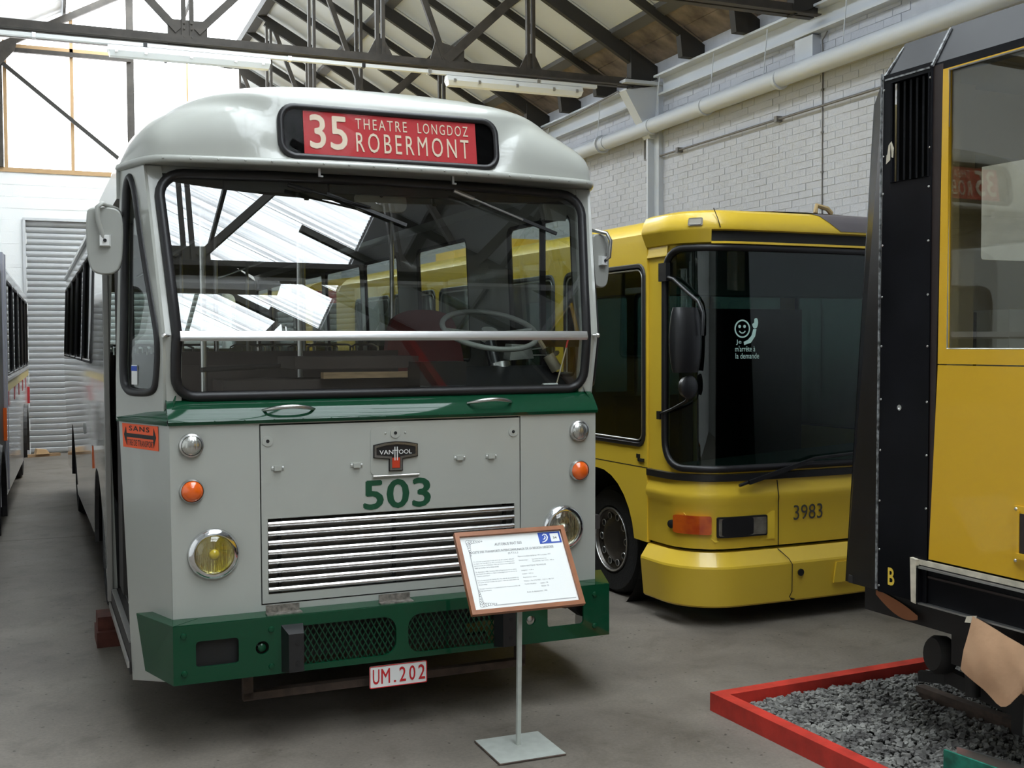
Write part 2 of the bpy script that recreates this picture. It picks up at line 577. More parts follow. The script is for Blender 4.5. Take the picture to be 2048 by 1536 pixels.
# right wall: painted bricks
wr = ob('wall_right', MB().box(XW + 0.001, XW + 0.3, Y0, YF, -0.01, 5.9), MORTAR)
tag(wr, 'white painted brick wall along the right side', None, kind='structure')
bl, bh, bj = 0.228, 0.070, 0.006
bricks = []
row = 0
z = 3.05
while z < 5.32:
    y = 8.2 + (0.5 * (bl + bj) if row % 2 else 0)
    while y < 17.6:
        bricks.append((y, z)); y += bl + bj
    z += bh + bj; row += 1
me_b = [MB().box(-0.012 - d, 0.02, 0, bl, 0, bh).mesh('brick') for d in (0.0, 0.001, 0.002, 0.004)]
bricks_near = [b for b in bricks if b[1] > 3.3]
bricks_near.sort(key=lambda b: b[0] * 1.0 + abs(b[1] - 4.2) * 0.6)
near = set(bricks_near[:300])
stuffb = MB()
for b in bricks:
    if b in near:
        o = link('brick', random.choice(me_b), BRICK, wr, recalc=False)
        o.location = (XW + 0.0105 - random.uniform(0, 0.001), b[0] + random.uniform(-0.003, 0.003), b[1])
        o.rotation_euler = (random.uniform(-0.006, 0.006), 0, 0)
    else:
        d = random.choice((0.0, 0.001, 0.002, 0.004))
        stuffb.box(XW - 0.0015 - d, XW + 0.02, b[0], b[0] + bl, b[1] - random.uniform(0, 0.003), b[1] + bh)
tag(ob('bricks_beyond', stuffb, BRICK, wr), kind='stuff')

# piers, beam, pipes on the right wall
pier = thing('wall_pier', 'white steel pier with slanted bracket carrying the roof truss on brick wall', 'pier', (XW, 12.80, 0))
ob('shaft', MB().box(-0.07, 0.0, -0.14, 0.14, 0, 5.28).box(-0.16, -0.07, -0.02, 0.02, 0, 5.28), WSTEEL, pier)
ob('bracket', MB().hexa([(-0.16, -0.09, 4.62), (-0.16, 0.09, 4.62), (-0.52, 0.09, 5.2), (-0.52, -0.09, 5.2)],
                        [(-0.07, -0.09, 4.62), (-0.07, 0.09, 4.62), (-0.07, 0.09, 5.28), (-0.07, -0.09, 5.28)]), WSTEEL, pier)
ob('cap_plate', MB().box(-0.56, 0, -0.16, 0.16, 5.28, 5.32), WSTEEL, pier)
for (a, b, lab) in ((Y0 + 0.1, 12.62, 'white painted steel wall beam above the big pipe, nearer length'),
                    (12.98, 22.3, 'white painted steel wall beam above the big pipe, far length beyond the pier')):
    bm_ = thing('wall_beam', lab, 'beam', (XW, 0, 0))
    ob('web', MB().box(-0.03, -0.002, a, b, 5.16, 5.36), WSTEEL, bm_)
    ob('top_flange', MB().box(-0.17, -0.002, a, b, 5.36, 5.385), WSTEEL, bm_)
    ob('bottom_flange', MB().box(-0.12, -0.002, a, b, 5.135, 5.16), WSTEEL, bm_)
pp = thing('wall_pipe', 'thick white painted pipe hung along the brick wall', 'pipe', (XW - 0.2, 0, 4.745))
ob('pipe', MB().tube([(0, Y0 + 0.2, 0.05), (0, 6, 0.03), (0, 22, -0.03)], 0.095, 20), WSTEEL, pp, 40)
for y in (9.9, 11.35, 12.6, 13.85, 14.0, 15.6):
    ob('collar', MB().tube([(0, y - 0.02, 0), (0, y + 0.02, 0)], 0.106 if y != 14.0 else 0.125, 20), WSTEEL, pp, 40)
for y in (8.9, 10.2, 11.25, 12.5, 14.15, 15.9):
    ob('hanger_wire', MB().tube([(0, y, 0.09), (0.05, y, 0.60)], 0.006, 5), WSTEEL, pp)
cd = thing('wall_conduit', 'thin dull conduit running along the brick wall and bending up at the pier', 'conduit', (XW - 0.05, 0, 0))
ob('pipe', MB().tube([(0, Y0 + 0.3, 4.37), (0, 13.0, 4.39), (0, 13.06, 4.40), (0, 13.06, 4.46), (0, 13.06, 4.82), (-0.05, 13.06, 4.88), (-0.34, 13.1, 5.24), (-0.34, 13.16, 5.28), (-0.2, 15, 5.28), (-0.2, 18.0, 5.28)], 0.013, 8), DPIPE, cd, 50)
for y in (10.15, 12.2, 7.9):
    ob('clamp', MB().box(-0.03, 0.045, y - 0.025, y + 0.025, 4.36, 4.42), DPIPE, cd)
vc = thing('wall_cable', 'thin grey cable dropping down the brick wall from a bracket under the beam', 'cable', (XW - 0.012, 9.44, 0))
ob('cable', MB().tube([(0, 0, 0.5), (0, 0, 4.95), (-0.02, -0.02, 5.05), (-0.02, -0.1, 5.12)], 0.007, 6), DPIPE, vc)
for z in (3.35, 3.72, 4.12, 4.55):
    ob('clip', MB().box(-0.012, 0.01, -0.014, 0.014, z, z + 0.02), DPIPE, vc)
ob('bracket', MB().box(-0.09, 0.01, 0.05, 0.34, 4.9, 5.12), WSTEEL, vc)

# left wall, rear wall, far wall
tag(ob('wall_left', MB().box(XL - 0.25, XL, Y0, YF, 0, 5.6), BLOCK), 'white wall on the left side of the hall', None, kind='structure')
def gable_poly(x0, x1, z0):
    p = [(x0, z0), (x1, z0), (x1, zr(x1) + 0.02)]
    if x0 < XR < x1: p.append((XR, zr(XR) + 0.02))
    p.append((x0, zr(x0) + 0.02))
    return p
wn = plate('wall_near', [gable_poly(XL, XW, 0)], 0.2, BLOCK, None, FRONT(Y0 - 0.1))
wn.data.materials[0] = mat('light_cutting_grey', (0.34, 0.34, 0.33), 0.8)  # unseen wall, its grey darkened to cut the frontal light
tag(wn, 'unseen wall closing the hall behind the viewer, darkened to cut frontal light', None, kind='structure')
wf = plate('wall_far', [gable_poly(3.3, XW, 0)], 0.2, BLOCK, None, FRONT(YF))
tag(wf, 'far white wall closing the right bay', None, kind='structure')

# end wall with roller door, blockwork and translucent gable
DX0, DX1, DZ = -0.41, 3.15, 4.33
wb = plate('wall_back', [[(XL, 0), (DX0, 0), (DX0, DZ), (DX1, DZ), (DX1, 0), (3.52, 0), (3.52, 5.2), (XL, 5.2)]], 0.2, BLOCK, None, FRONT(YE + 0.13))
tag(wb, 'white blockwork end wall behind the buses', None, kind='structure')
bw, bhh = 0.44, 0.215
me_bl = [MB().box(0, w_ - 0.005, -0.004, 0.03, 0, bhh - 0.005).mesh('block') for w_ in (bw, bw / 2)]
z = 0.0; row = 0
while z < 5.15:
    x = -1.9 - (bw / 2 if row % 2 else 0)
    while x < 2.4:
        wI = 0
        xa, xb_ = x, x + bw
        if z + bhh > DZ + 0.02 or xb_ <= DX0 + 0.02:
            ok = True
        elif xa < DX0 - 0.15 and z < DZ:
            wI = 1; ok = True
        else:
            ok = False
        if ok and z + bhh < 5.22 and not (z < DZ < z + bhh - 0.02 and xb_ > DX0):
            o = link('block', me_bl[wI], BLOCK, wb, recalc=False)
            o.location = (x, YE + 0.03 + random.uniform(-0.003, 0.0), z)
        x += bw
    z += bhh; row += 1
dr = ob('door_1', MB().box(DX0 - 0.02, DX0 + 0.03, YE - 0.03, YE + 0.12, 0, DZ).box(DX1 - 0.03, DX1 + 0.02, YE - 0.03, YE + 0.12, 0, DZ)
        .box(DX0 - 0.02, DX1 + 0.02, YE - 0.04, YE + 0.12, DZ - 0.03, DZ + 0.015).box(DX0, DX1, YE + 0.16, YE + 0.2, 0, DZ), SLAT)
tag(dr, 'grey metal roller shutter door in the end wall', None, kind='structure')
ns = 39
pitch_ = (DZ - 0.02) / ns
prof = [(0.0, 0.0), (-0.010, 0.004), (-0.022, 0.016), (-0.026, 0.05), (-0.024, pitch_ - 0.022), (-0.010, pitch_ - 0.008), (0.0, pitch_ - 0.004)]
sl = MB().hexa([(DX0 + 0.03, y, z) for y, z in prof], [(DX1 - 0.03, y, z) for y, z in prof]).mesh('slat')
for i in range(ns):
    o = link('slat', sl, SLAT, dr, 40, recalc=(i == 0))
    o.location = (0, YE + 0.13, 0.005 + i * pitch_)

win = ob('window_1', MB().box(XL, 3.52, YE + 0.10, YE + 0.16, 5.2, 5.24), TIMBER)
tag(win, 'bright translucent sheeting filling the gable of the end wall', None, kind='structure')
px = [XL, -3.0, -1.85, -0.68, 0.455, 1.49, 2.53, 3.52]
for a, b in zip(px[:-1], px[1:]):
    for (z0, z1) in ((5.24, 7.40), (7.48, None)):
        if z1 is None:
            lo = 7.48
            pts = [(a, lo), (b, lo)]
            if zr(b) > lo: pts.append((b, zr(b)))
            if a < XR < b: pts.append((XR, zr(XR)))
            if zr(a) > lo: pts.append((a, zr(a)))
            if len(pts) < 3:
                continue
            if zr(a) <= lo: pts = [(XR - (ZR - lo) / PITCH, lo)] + pts[1:]
            if zr(b) <= lo: pts = [pts[0], (XR + (ZR - lo) / PITCH, lo)] + pts[2:]
        else:
            pts = [(a, z0), (b, z0), (b, min(z1, zr(b))), (a, min(z1, zr(a)))]
        plate('translucent_panel', [pts], 0.02, GABP, win, FRONT(YE + 0.12))
for x, m_, w_ in ((-1.85, TIMBER, 0.05), (-0.68, TIMBER, 0.06), (0.455, TIMBER, 0.06), (1.49, TRUSS, 0.13), (2.53, TIMBER, 0.03)):
    ob('post', MB().box(x - w_ / 2, x + w_ / 2, YE + 0.02, YE + 0.10, 5.2, zr(x)), m_, win)
ob('post', MB().box(-0.84, -0.72, YE - 0.06, YE + 0.02, 5.25, zr(-0.78) - 0.05), TRUSS, win)
ob('rail', MB().box(XL, 3.5, YE + 0.0, YE + 0.10, 5.17, 5.25), TIMBER, win)
ob('rail', MB().box(-0.7, 3.2, YE + 0.02, YE + 0.09, 7.42, 7.49), TIMBER, win)
ob('rail', MB().box(-0.7, 1.5, YE - 0.05, YE + 0.02, 7.33, 7.41), TRUSS, win)
ob('brace', MB().bar((-0.72, YE - 0.05, 7.12), (2.3, YE - 0.05, 4.65), 0.05, 0.07), RAFT, win)
ob('gable_rafter', MB().bar((-2.4, YE - 0.03, zr(-2.4) - 0.1), (XR, YE - 0.03, zr(XR) - 0.1), 0.08, 0.12), TRUSS, win)
ob('collar_tie', MB().bar((-0.8, YE - 0.9, 7.42), (3.45, YE - 0.9, 7.42), 0.07, 0.09), TRUSS, win)
ob('gusset_plate', MB().hexa([(-0.80, YE - 0.1, 7.0), (-0.5, YE - 0.1, 7.35), (-0.45, YE - 0.1, 7.55), (-0.80, YE - 0.1, 7.45)], [(-0.80, YE - 0.08, 7.0), (-0.5, YE - 0.08, 7.35), (-0.45, YE - 0.08, 7.55), (-0.80, YE - 0.08, 7.45)]), TRUSS, win)
ob('gusset_plate', MB().box(3.2, 3.5, YE - 0.95, YE - 0.93, 7.2, 7.5), TRUSS, win)

# roof
SKX = 3.42
ce = ob('ceiling', MB().hexa([(XL - 0.3, Y0, zr(XL - 0.3) + 0.25), (XR, Y0, ZR + 0.25), (XW + 0.3, Y0, zr(XW + 0.3) + 0.25), (XW + 0.3, Y0, zr(XW + 0.3) + 0.3), (XR, Y0, ZR + 0.3), (XL - 0.3, Y0, zr(XL - 0.3) + 0.3)],
                             [(XL - 0.3, YF, zr(XL - 0.3) + 0.25), (XR, YF, ZR + 0.25), (XW + 0.3, YF, zr(XW + 0.3) + 0.25), (XW + 0.3, YF, zr(XW + 0.3) + 0.3), (XR, YF, ZR + 0.3), (XL - 0.3, YF, zr(XL - 0.3) + 0.3)]), PURLIN)
tag(ce, 'pitched hall roof with dark rafters, white boards and translucent skylight sheets', None, kind='structure')
def slope_quad(xa, xb, ya, yb, off=0.10, t=0.03):
    lo = [(xa, ya, zr(xa) + off), (xb, ya, zr(xb) + off), (xb, yb, zr(xb) + off), (xa, yb, zr(xa) + off)]
    return MB().hexa(lo, [(x, y, z + t) for x, y, z in lo])
rows = [(3.46, 4.66, PANEL, 'roof_panel'), (4.76, 5.68, PANEL, 'roof_panel'), (5.695, 6.64, PANEL, 'roof_panel'), (6.74, 7.02, OLDWOOD, 'roof_board'), (7.03, 7.45, OLDWOOD, 'roof_board')]
rmesh = {}
for xa, xb, m_, nm in rows:
    rmesh[xa] = slope_quad(xa, xb, 0.006, BAY - 0.006).mesh(nm)
lmesh = slope_quad(XL - 0.2, 0.31, 0.006, BAY - 0.006).mesh('roof_panel')
def corr(xa, xb):
    n = 44
    b = MB()
    for side in (0.0, 0.02):
        pass
    def fn(u, v):
        x = lerp(xa, xb, v); y = u * BAY
        return (x, y, zr(x) + 0.10 + 0.012 * math.sin(u * BAY / 0.076 * 2 * math.pi))
    b.grid(fn, n * 2, 2)
    return b.mesh('skylight_sheet')
smr, smL, smw = corr(XR + 0.03, SKX), corr(0.36, XR - 0.03), corr(XR + 0.03, 4.12)
narrow = slope_quad(4.16, 4.66, 0.006, BAY - 0.006).mesh('roof_panel')
ridge_r, ridge_l = slope_quad(XR + 0.02, SKX, 0.006, BAY - 0.006).mesh('roof_panel'), slope_quad(0.32, XR - 0.02, 0.006, BAY - 0.006).mesh('roof_panel')
first = True
ny = int((YF - Y0) / BAY)
kmin = -int((YT - Y0) / BAY)
for k in range(kmin, kmin + ny):
    yb = YT + k * BAY
    if yb + BAY > YF: break
    wide = -8.0 < yb < 8.0
    for xa, xb, m_, nm in rows:
        if wide and xa < 3.5: continue
        o = link(nm, rmesh[xa], m_, ce, recalc=first); o.location = (0, yb, random.uniform(0, 0.008))
    if wide:
        o = link('roof_panel', narrow, PANEL, ce); o.location = (0, yb, 0)
    o = link('roof_panel', lmesh, PANEL, ce, recalc=first); o.location = (0, yb, 0)
    if yb > -8.0:
        for s_ in (smw if wide else smr, smL):
            o = link('skylight_sheet', s_, SKY, ce, 60, recalc=False); o.location = (0, yb, 0)
    else:  # unseen rear bay left opaque to cut the frontal light
        for s_ in (ridge_r, ridge_l):
            o = link('roof_panel', s_, PANEL, ce); o.location = (0, yb, 0)
    first = False
for x in (-1.5, 4.71, 6.69):
    ob('purlin', MB().hexa([(x - 0.06, Y0, zr(x - 0.06) + 0.04), (x + 0.06, Y0, zr(x + 0.06) + 0.04), (x + 0.06, Y0, zr(x + 0.06) + 0.14), (x - 0.06, Y0, zr(x - 0.06) + 0.14)],
                           [(x - 0.06, YF, zr(x - 0.06) + 0.04), (x + 0.06, YF, zr(x + 0.06) + 0.04), (x + 0.06, YF, zr(x + 0.06) + 0.14), (x - 0.06, YF, zr(x - 0.06) + 0.14)]), PURLIN, ce)
ob('purlin', MB().bar((SKX + 0.02, 8.0, zr(SKX + 0.02) + 0.06), (SKX + 0.02, YF, zr(SKX + 0.02) + 0.06), 0.16, 0.14), RAFT, ce)
ob('purlin', MB().bar((5.69, Y0, zr(5.69) + 0.08), (5.69, YF, zr(5.69) + 0.08), 0.05, 0.05), PURLIN, ce)
for x in (0.35, 2.45):
    ob('purlin', MB().bar((x, Y0, zr(x) + 0.04), (x, YF, zr(x) + 0.04), 0.05, 0.07), RAFT, ce)
ob('ridge_beam', MB().box(XR - 0.06, XR + 0.06, Y0, YF, ZR - 0.08, ZR + 0.12), RAFT, ce)
# rafters (every third one is the top chord of a truss)
def raft_mb(x0, x1, w=0.055, h=0.10):
    b = MB()
    b.bar((x0, 0, zr(x0) + 0.0), (x1, 0, zr(x1) + 0.0), w, h)
    return b
TR_K = {}
trussY = []
rr_f = raft_mb(3.40, XW + 0.1)
rr_f.hexa([(6.95, -0.05, zr(6.95) - 0.05), (XW - 0.02, -0.05, zr(XW) - 0.05), (XW - 0.02, -0.05, 5.39), (6.98, -0.05, 5.39)],
          [(6.95, 0.05, zr(6.95) - 0.05), (XW - 0.02, 0.05, zr(XW) - 0.05), (XW - 0.02, 0.05, 5.39), (6.98, 0.05, 5.39)])
me_rf = rr_f.mesh('rafter')
first = True
for k in range(kmin, kmin + ny + 1):
    yb = YT + k * BAY
    if yb > YF - 0.1: break
    o = link('rafter', me_rf, RAFT, ce, recalc=first); o.location = (0, yb, 0)
    if k % 3 == 0 and k not in (-9, -12, -18, 12, 15):
        trussY.append(yb)
    first = False

TL = {round(YT, 2): 'dark steel roof truss above the grey and green bus, carrying the strip lights',
      round(YT - 3.39, 2): 'dark steel roof truss at the top right edge above the black and yellow tram',
      round(YT + 3.39, 2): 'half truss of dark steel just beyond the strip lights, seen over the bus roof',
      round(YT + 2 * 3.39, 2): 'half truss of dark steel farther back under the white roof boards',
      round(YT + 3 * 3.39, 2): 'farthest dark steel half truss, beyond the bright gable',
      round(YT - 2 * 3.39, 2): 'dark steel roof truss above the front of the grey bus, just out of the picture',
      round(YT - 5 * 3.39, 2): 'dark steel roof truss mirrored low in the windscreen, just over its metal bar',
      0.95: 'dark steel roof truss mirrored in the upper windscreen'}
ZC = 5.325
def truss(y):
    lab = TL.get(round(y, 2), 'dark steel roof truss overhead, seen mirrored in the windscreen')
    far = y > YT + 1
    t = thing('roof_truss', lab, 'truss', (0, y, 0), 0, None if round(y, 2) in TL else 'roof trusses out of direct view')
    x0 = 3.5 if far else XL
    b = MB()
    for dy in (-0.03, 0.03):
        b.box(x0, XW - 0.1, dy - 0.012, dy + 0.012, ZC - 0.05, ZC + 0.05)
        b.box(x0, XW - 0.1, dy - (0.07 if dy < 0 else -0.012), dy + (0.07 if dy > 0 else -0.012), ZC - 0.05, ZC - 0.038)
    ob('bottom_chord', b, TRUSS, t)
    ob('top_chord', MB().bar((max(x0, XR), 0, zr(max(x0, XR)) - 0.08), (XW - 0.05, 0, zr(XW) - 0.07), 0.07, 0.10), RAFT, t)
    if not far:
        ob('top_chord', MB().bar((XL + 0.05, 0, zr(XL) - 0.08), (XR, 0, ZR - 0.08), 0.10, 0.12), RAFT, t)
        ob('king_post', MB().box(XR - 0.065, XR - 0.02, -0.03, 0.03, ZC, ZR - 0.1).box(XR + 0.02, XR + 0.065, -0.03, 0.03, ZC, ZR - 0.1), TRUSS, t)
        ob('gusset_plate', MB().hexa([(XR - 0.21, -0.012, ZC - 0.06), (XR + 0.21, -0.012, ZC - 0.06), (XR + 0.21, -0.012, ZC + 0.22), (XR - 0.21, -0.012, ZC + 0.22)],
                                     [(XR - 0.21, 0.012, ZC - 0.06), (XR + 0.21, 0.012, ZC - 0.06), (XR + 0.21, 0.012, ZC + 0.22), (XR - 0.21, 0.012, ZC + 0.22)]), TRUSS, t)
        for s in (-1, 1):
            ob('web_brace', MB().bar((XR + s * 0.1, 0, ZC + 0.1), (XR + s * 2.1, 0, zr(XR + 2.1) - 0.1), 0.05, 0.08), TRUSS, t)
            for z_, dx_ in ((ZC + 0.03, 0.04), (ZC + 0.12, 0.04), (ZC + 0.18, 0.04)):
                ob('bolt', MB().lathe([(0.012, 0), (0.012, 0.012), (0, 0.014)], (XR + s * dx_, -0.03, z_), (0, -1, 0), 6), TRUSS, t)
    for x in ((3.62, 5.53) if not far else (3.56, 4.25, 5.53)):
        ob('web_post', MB().box(x - 0.055, x - 0.015, -0.03, 0.03, ZC, zr(x) - 0.1).box(x + 0.015, x + 0.055, -0.03, 0.03, ZC, zr(x) - 0.1), TRUSS, t)
        ob('gusset_plate', MB().hexa([(x - 0.16, -0.012, ZC + 0.03), (x + 0.16, -0.012, ZC + 0.03), (x + 0.05, -0.012, ZC + 0.24), (x - 0.05, -0.012, ZC + 0.24)],
                                     [(x - 0.16, 0.012, ZC + 0.03), (x + 0.16, 0.012, ZC + 0.03), (x + 0.05, 0.012, ZC + 0.24), (x - 0.05, 0.012, ZC + 0.24)]), TRUSS, t)
    ob('web_brace', MB().bar((4.42, 0, ZC + 0.05), (5.5, 0, zr(5.5) - 0.1), 0.06, 0.11), TRUSS, t)
    ob('web_brace', MB().bar((4.42, 0, ZC + 0.05), (3.66, 0, zr(3.66) - 0.1), 0.05, 0.07), TRUSS, t)
    ob('gusset_plate', MB().hexa([(4.2, -0.012, ZC - 0.05), (4.66, -0.012, ZC - 0.05), (4.66, -0.012, ZC + 0.2), (4.3, -0.012, ZC + 0.28)],
                                 [(4.2, 0.012, ZC - 0.05), (4.66, 0.012, ZC - 0.05), (4.66, 0.012, ZC + 0.2), (4.3, 0.012, ZC + 0.28)]), TRUSS, t)
    ob('bearing_shoe', MB().hexa([(6.9, -0.06, ZC - 0.07), (XW - 0.03, -0.06, ZC - 0.07 + 0.15), (XW - 0.03, -0.06, zr(XW)), (6.9, -0.06, zr(6.9))],
                                 [(6.9, 0.06, ZC - 0.07), (XW - 0.03, 0.06, ZC - 0.07 + 0.15), (XW - 0.03, 0.06, zr(XW)), (6.9, 0.06, zr(6.9))]), RAFT, t)
trussY.append(0.95)
for y in trussY:
    truss(y)
# longitudinal bracing seen among the far rafters
for i, (p, q) in enumerate((((2.9, 24.5, 5.3), (3.9, 24.5, 7.35)), ((3.6, 25.2, 5.3), (4.0, 25.2, 7.2)), ((4.4, 24.2, 5.2), (6.2, 24.2, 6.2)))):
    ob('wind_brace', MB().bar(p, q, 0.06, 0.07), TRUSS if i != 1 else PURLIN, ce)

# strip lights on their trunking
def strip_light(x0, x1, y, lab, group=None):
    t = thing('strip_light', lab, 'light', ((x0 + x1) / 2, y - 0.04, 5.072), 0, group)
    L = (x1 - x0) / 2
    ob('housing', MB().hexa([(-L, -0.07, 0.055), (L, -0.07, 0.055), (L, 0.07, 0.055), (-L, 0.07, 0.055)], [(-L, -0.045, 0.115), (L, -0.045, 0.115), (L, 0.045, 0.115), (-L, 0.045, 0.115)]), FIX, t)
    ob('diffuser', MB().hexa([(-L + 0.02, -0.05, 0.0), (L - 0.02, -0.05, 0.0), (L - 0.02, 0.05, 0.0), (-L + 0.02, 0.05, 0.0)], [(-L + 0.005, -0.075, 0.055), (L - 0.005, -0.075, 0.055), (L - 0.005, 0.075, 0.055), (-L + 0.005, 0.075, 0.055)]), DIFF, t)
    for s in (-0.9, -0.55, 0.0, 0.55, 0.9):
        ob('clip', MB().box(s * L - 0.015, s * L + 0.015, -0.08, -0.066, 0.035, 0.075), ALU, t)
    for s in (-0.6, 0.6):
        ob('hanger', MB().box(s * L - 0.01, s * L + 0.01, -0.01, 0.01, 0.113, 0.116), BLACKP, t)
strip_light(0.62, 2.33, YT - 0.02, 'white fluorescent strip light at upper left before the bright gable')
strip_light(4.41, 6.19, YT - 0.02, 'white fluorescent strip light at upper right near the brick wall')
strip_light(0.62, 2.33, 0.95 - 0.02, 'white fluorescent strip light overhead, mirrored in the windscreen')
tk = thing('light_trunking', 'white trunking rail under the truss holding the two strip lights', 'trunking', (0, YT - 0.06, 5.202))
ob('rail', MB().box(XL + 0.3, 6.4, -0.03, 0.03, -0.006, 0.034), FIX, tk)
for x in (-0.1, 1.0, 2.55, 3.4, 4.2, 5.6):
    ob('joint_clip', MB().box(x - 0.02, x + 0.02, -0.036, 0.036, -0.012, 0.04), BLACKP if x in (1.0, 3.4) else ALU, tk)
tk2 = thing('light_trunking', 'white trunking rail overhead, mirrored in the windscreen', 'trunking', (0, 0.89, 5.202))
ob('rail', MB().box(XL + 0.3, 6.4, -0.03, 0.03, -0.006, 0.034), FIX, tk2)

#@@VEHICLES
# ================================================================== BUS 503
bus = thing('city_bus', 'grey and green vintage city bus numbered 503 with red route 35 blind', 'bus', (1.6998, 5.7267, 0), 0.9)
ZB, ZBAR, ZTOP = 1.715, 2.05, 2.90
def yf(z):                                   # lean of the windscreen front
    return 0.085 - (z - ZB) / (ZBAR - ZB) * 0.065 if z < ZBAR else 0.02 + (z - ZBAR) * 0.241
def xf(z): return interp(z, [(0.2, 1.165), (1.606, 1.17), (ZBAR, 1.178), (ZTOP, 1.235)])
def xb(z): return interp(z, [(0.24, 1.32), (1.65, 1.368), (1.85, 1.365), (2.93, 1.325)])
def xs_(y, z):                               # half width of the body side
    w = interp(z, [(0.24, 1.30), (1.65, 1.335), (1.85, 1.33), (2.93, 1.29)])
    return lerp(xb(z), w, sstep(0.5, 2.0, y))

# lower front
plate('front_panel', [[(-1.165, 0.60), (1.165, 0.60), (1.17, 1.612), (-1.17, 1.612)], [(-0.733, 0.681), (0.703, 0.681), (0.703, 1.6), (-0.733, 1.6)]], 0.03, GREY, bus, FRONT(0.015))
hood = plate('hood_panel', [[(-0.727, 0.688), (0.697, 0.688), (0.697, 1.592), (-0.727, 1.592)], [(-0.696, 0.733), (0.664, 0.733), (0.664, 1.118), (-0.696, 1.118)]], 0.03, GREY, bus, FRONT(0.015))
ob('grille_backing', MB().box(-0.72, 0.70, 0.052, 0.09, 0.68, 1.15), RADIATOR, bus)
ob('hood_recess', MB().box(-0.80, 0.78, 0.031, 0.035, 1.13, 1.61).box(-0.80, 0.78, 0.031, 0.035, 0.62, 0.72), BLACK, bus)
gp = [(0.02, 0.0), (0.002, 0.004), (-0.006, 0.012), (-0.006, 0.020), (0.0, 0.028), (0.03, 0.036), (0.036, 0.03)]
gm = MB().hexa([(-0.694, y, z) for y, z in gp], [(0.662, y, z) for y, z in gp]).mesh('grille_slat')
for i in range(8):
    o = link('grille_slat', gm, GRILLE, hood, 35, recalc=(i == 0))
    o.location = (0, 0.0, 0.738 + i * 0.0478)
for x in (-0.63, -0.02, 0.62):
    ob('grille_strut', MB().box(x - 0.008, x + 0.008, 0.03, 0.05, 0.733, 1.118), BLACKP, hood)
for x, z in ((-0.692, 1.513), (0.658, 1.515)):
    d = ob('lock_disc', MB().lathe([(0.027, 0), (0.027, 0.004), (0.012, 0.005), (0.0, 0.005)], (x, 0, z), (0, -1, 0), 20), GREY, hood, 30)
    ob('keyhole', MB().lathe([(0.009, 0), (0.009, 0.0062), (0, 0.0062)], (x, 0, z), (0, -1, 0), 12), BLACK, d)
for x, z in ((-0.643, 1.378), (-0.232, 1.374), (0.342, 1.388), (0.526, 1.388)):
    c = ob('plate_clip', MB().box(x - 0.033, x + 0.033, -0.005, 0, z - 0.012, z + 0.012).box(x - 0.018, x + 0.018, -0.014, -0.005, z - 0.016, z + 0.008), GREY, hood)
    for s in (-1, 1):
        ob('rivet', MB().lathe([(0.006, 0), (0.004, 0.004), (0, 0.005)], (x + s * 0.026, -0.005, z), (0, -1, 0), 8), WHITEP, c)
flap = plate('badge_flap', [rrect(-0.157, 0.115, 1.312, 1.566, 0.028)], 0.004, GREY, hood, FRONT(-0.002))
ob('flap_hinge', MB().tube([(-0.145, -0.008, 1.306), (0.108, -0.008, 1.306)], 0.007, 10), STEEL, hood, 40)
d = ob('lock_disc', MB().lathe([(0.027, 0), (0.027, 0.004), (0.0, 0.005)], (-0.021, -0.004, 1.532), (0, -1, 0), 20), GREY, hood, 30)
ob('keyhole', MB().lathe([(0.009, 0), (0.009, 0.0062), (0, 0.0062)], (-0.021, -0.004, 1.532), (0, -1, 0), 12), BLACK, d)
for x in (-0.075, 0.034):
    ob('rivet', MB().lathe([(0.006, 0), (0.004, 0.004), (0, 0.005)], (x, -0.004, 1.532), (0, -1, 0), 8), GREY, hood)
# maker's badge
def badge(s, z0=1.405):
    w, st = 0.118 - s, 0.034 - s
    cx = -0.021
    top = [(cx + w * t, 1.468 - s + 0.016 * (1 - t * t)) for t in (1, 0.5, 0, -0.5, -1)]
    return [(cx + st, 1.335 + s), (cx + st, 1.398 + s), (cx + w, 1.408 + s)] + top + [(cx - w, 1.408 + s), (cx - st, 1.398 + s), (cx - st, 1.335 + s)]
bd = plate('badge', [badge(-0.004)], 0.010, BLACKP, hood, FRONT(-0.009))
plate('badge_rim', [badge(0.0), badge(0.011)], 0.006, CHROME, bd, FRONT(-0.015))
plate('badge_red_field', [[(-0.021 - 0.021, 1.348), (-0.021 + 0.021, 1.348), (-0.021 + 0.021, 1.402), (-0.021 - 0.021, 1.402)]], 0.003, BADGE_RED, bd, FRONT(-0.0145))
text('VAN', -0.112, -0.036, 1.421, 1.444, WHITEP, bd, FRONT(-0.0155), bold=0.01)
text('OOL', -0.006, 0.066, 1.421, 1.444, WHITEP, bd, FRONT(-0.0155), bold=0.01)
ob('lettering', MB().box(-0.030, -0.025, -0.0175, -0.0160, 1.388, 1.460).box(-0.017, -0.012, -0.0175, -0.0160, 1.388, 1.460).box(-0.034, -0.008, -0.0175, -0.0160, 1.439, 1.443), WHITEP, bd)
text('503', -0.198, 0.176, 1.131, 1.288, GREENT, hood, FRONT(-0.001), name='fleet_number', bold=0.022, space=1.02)

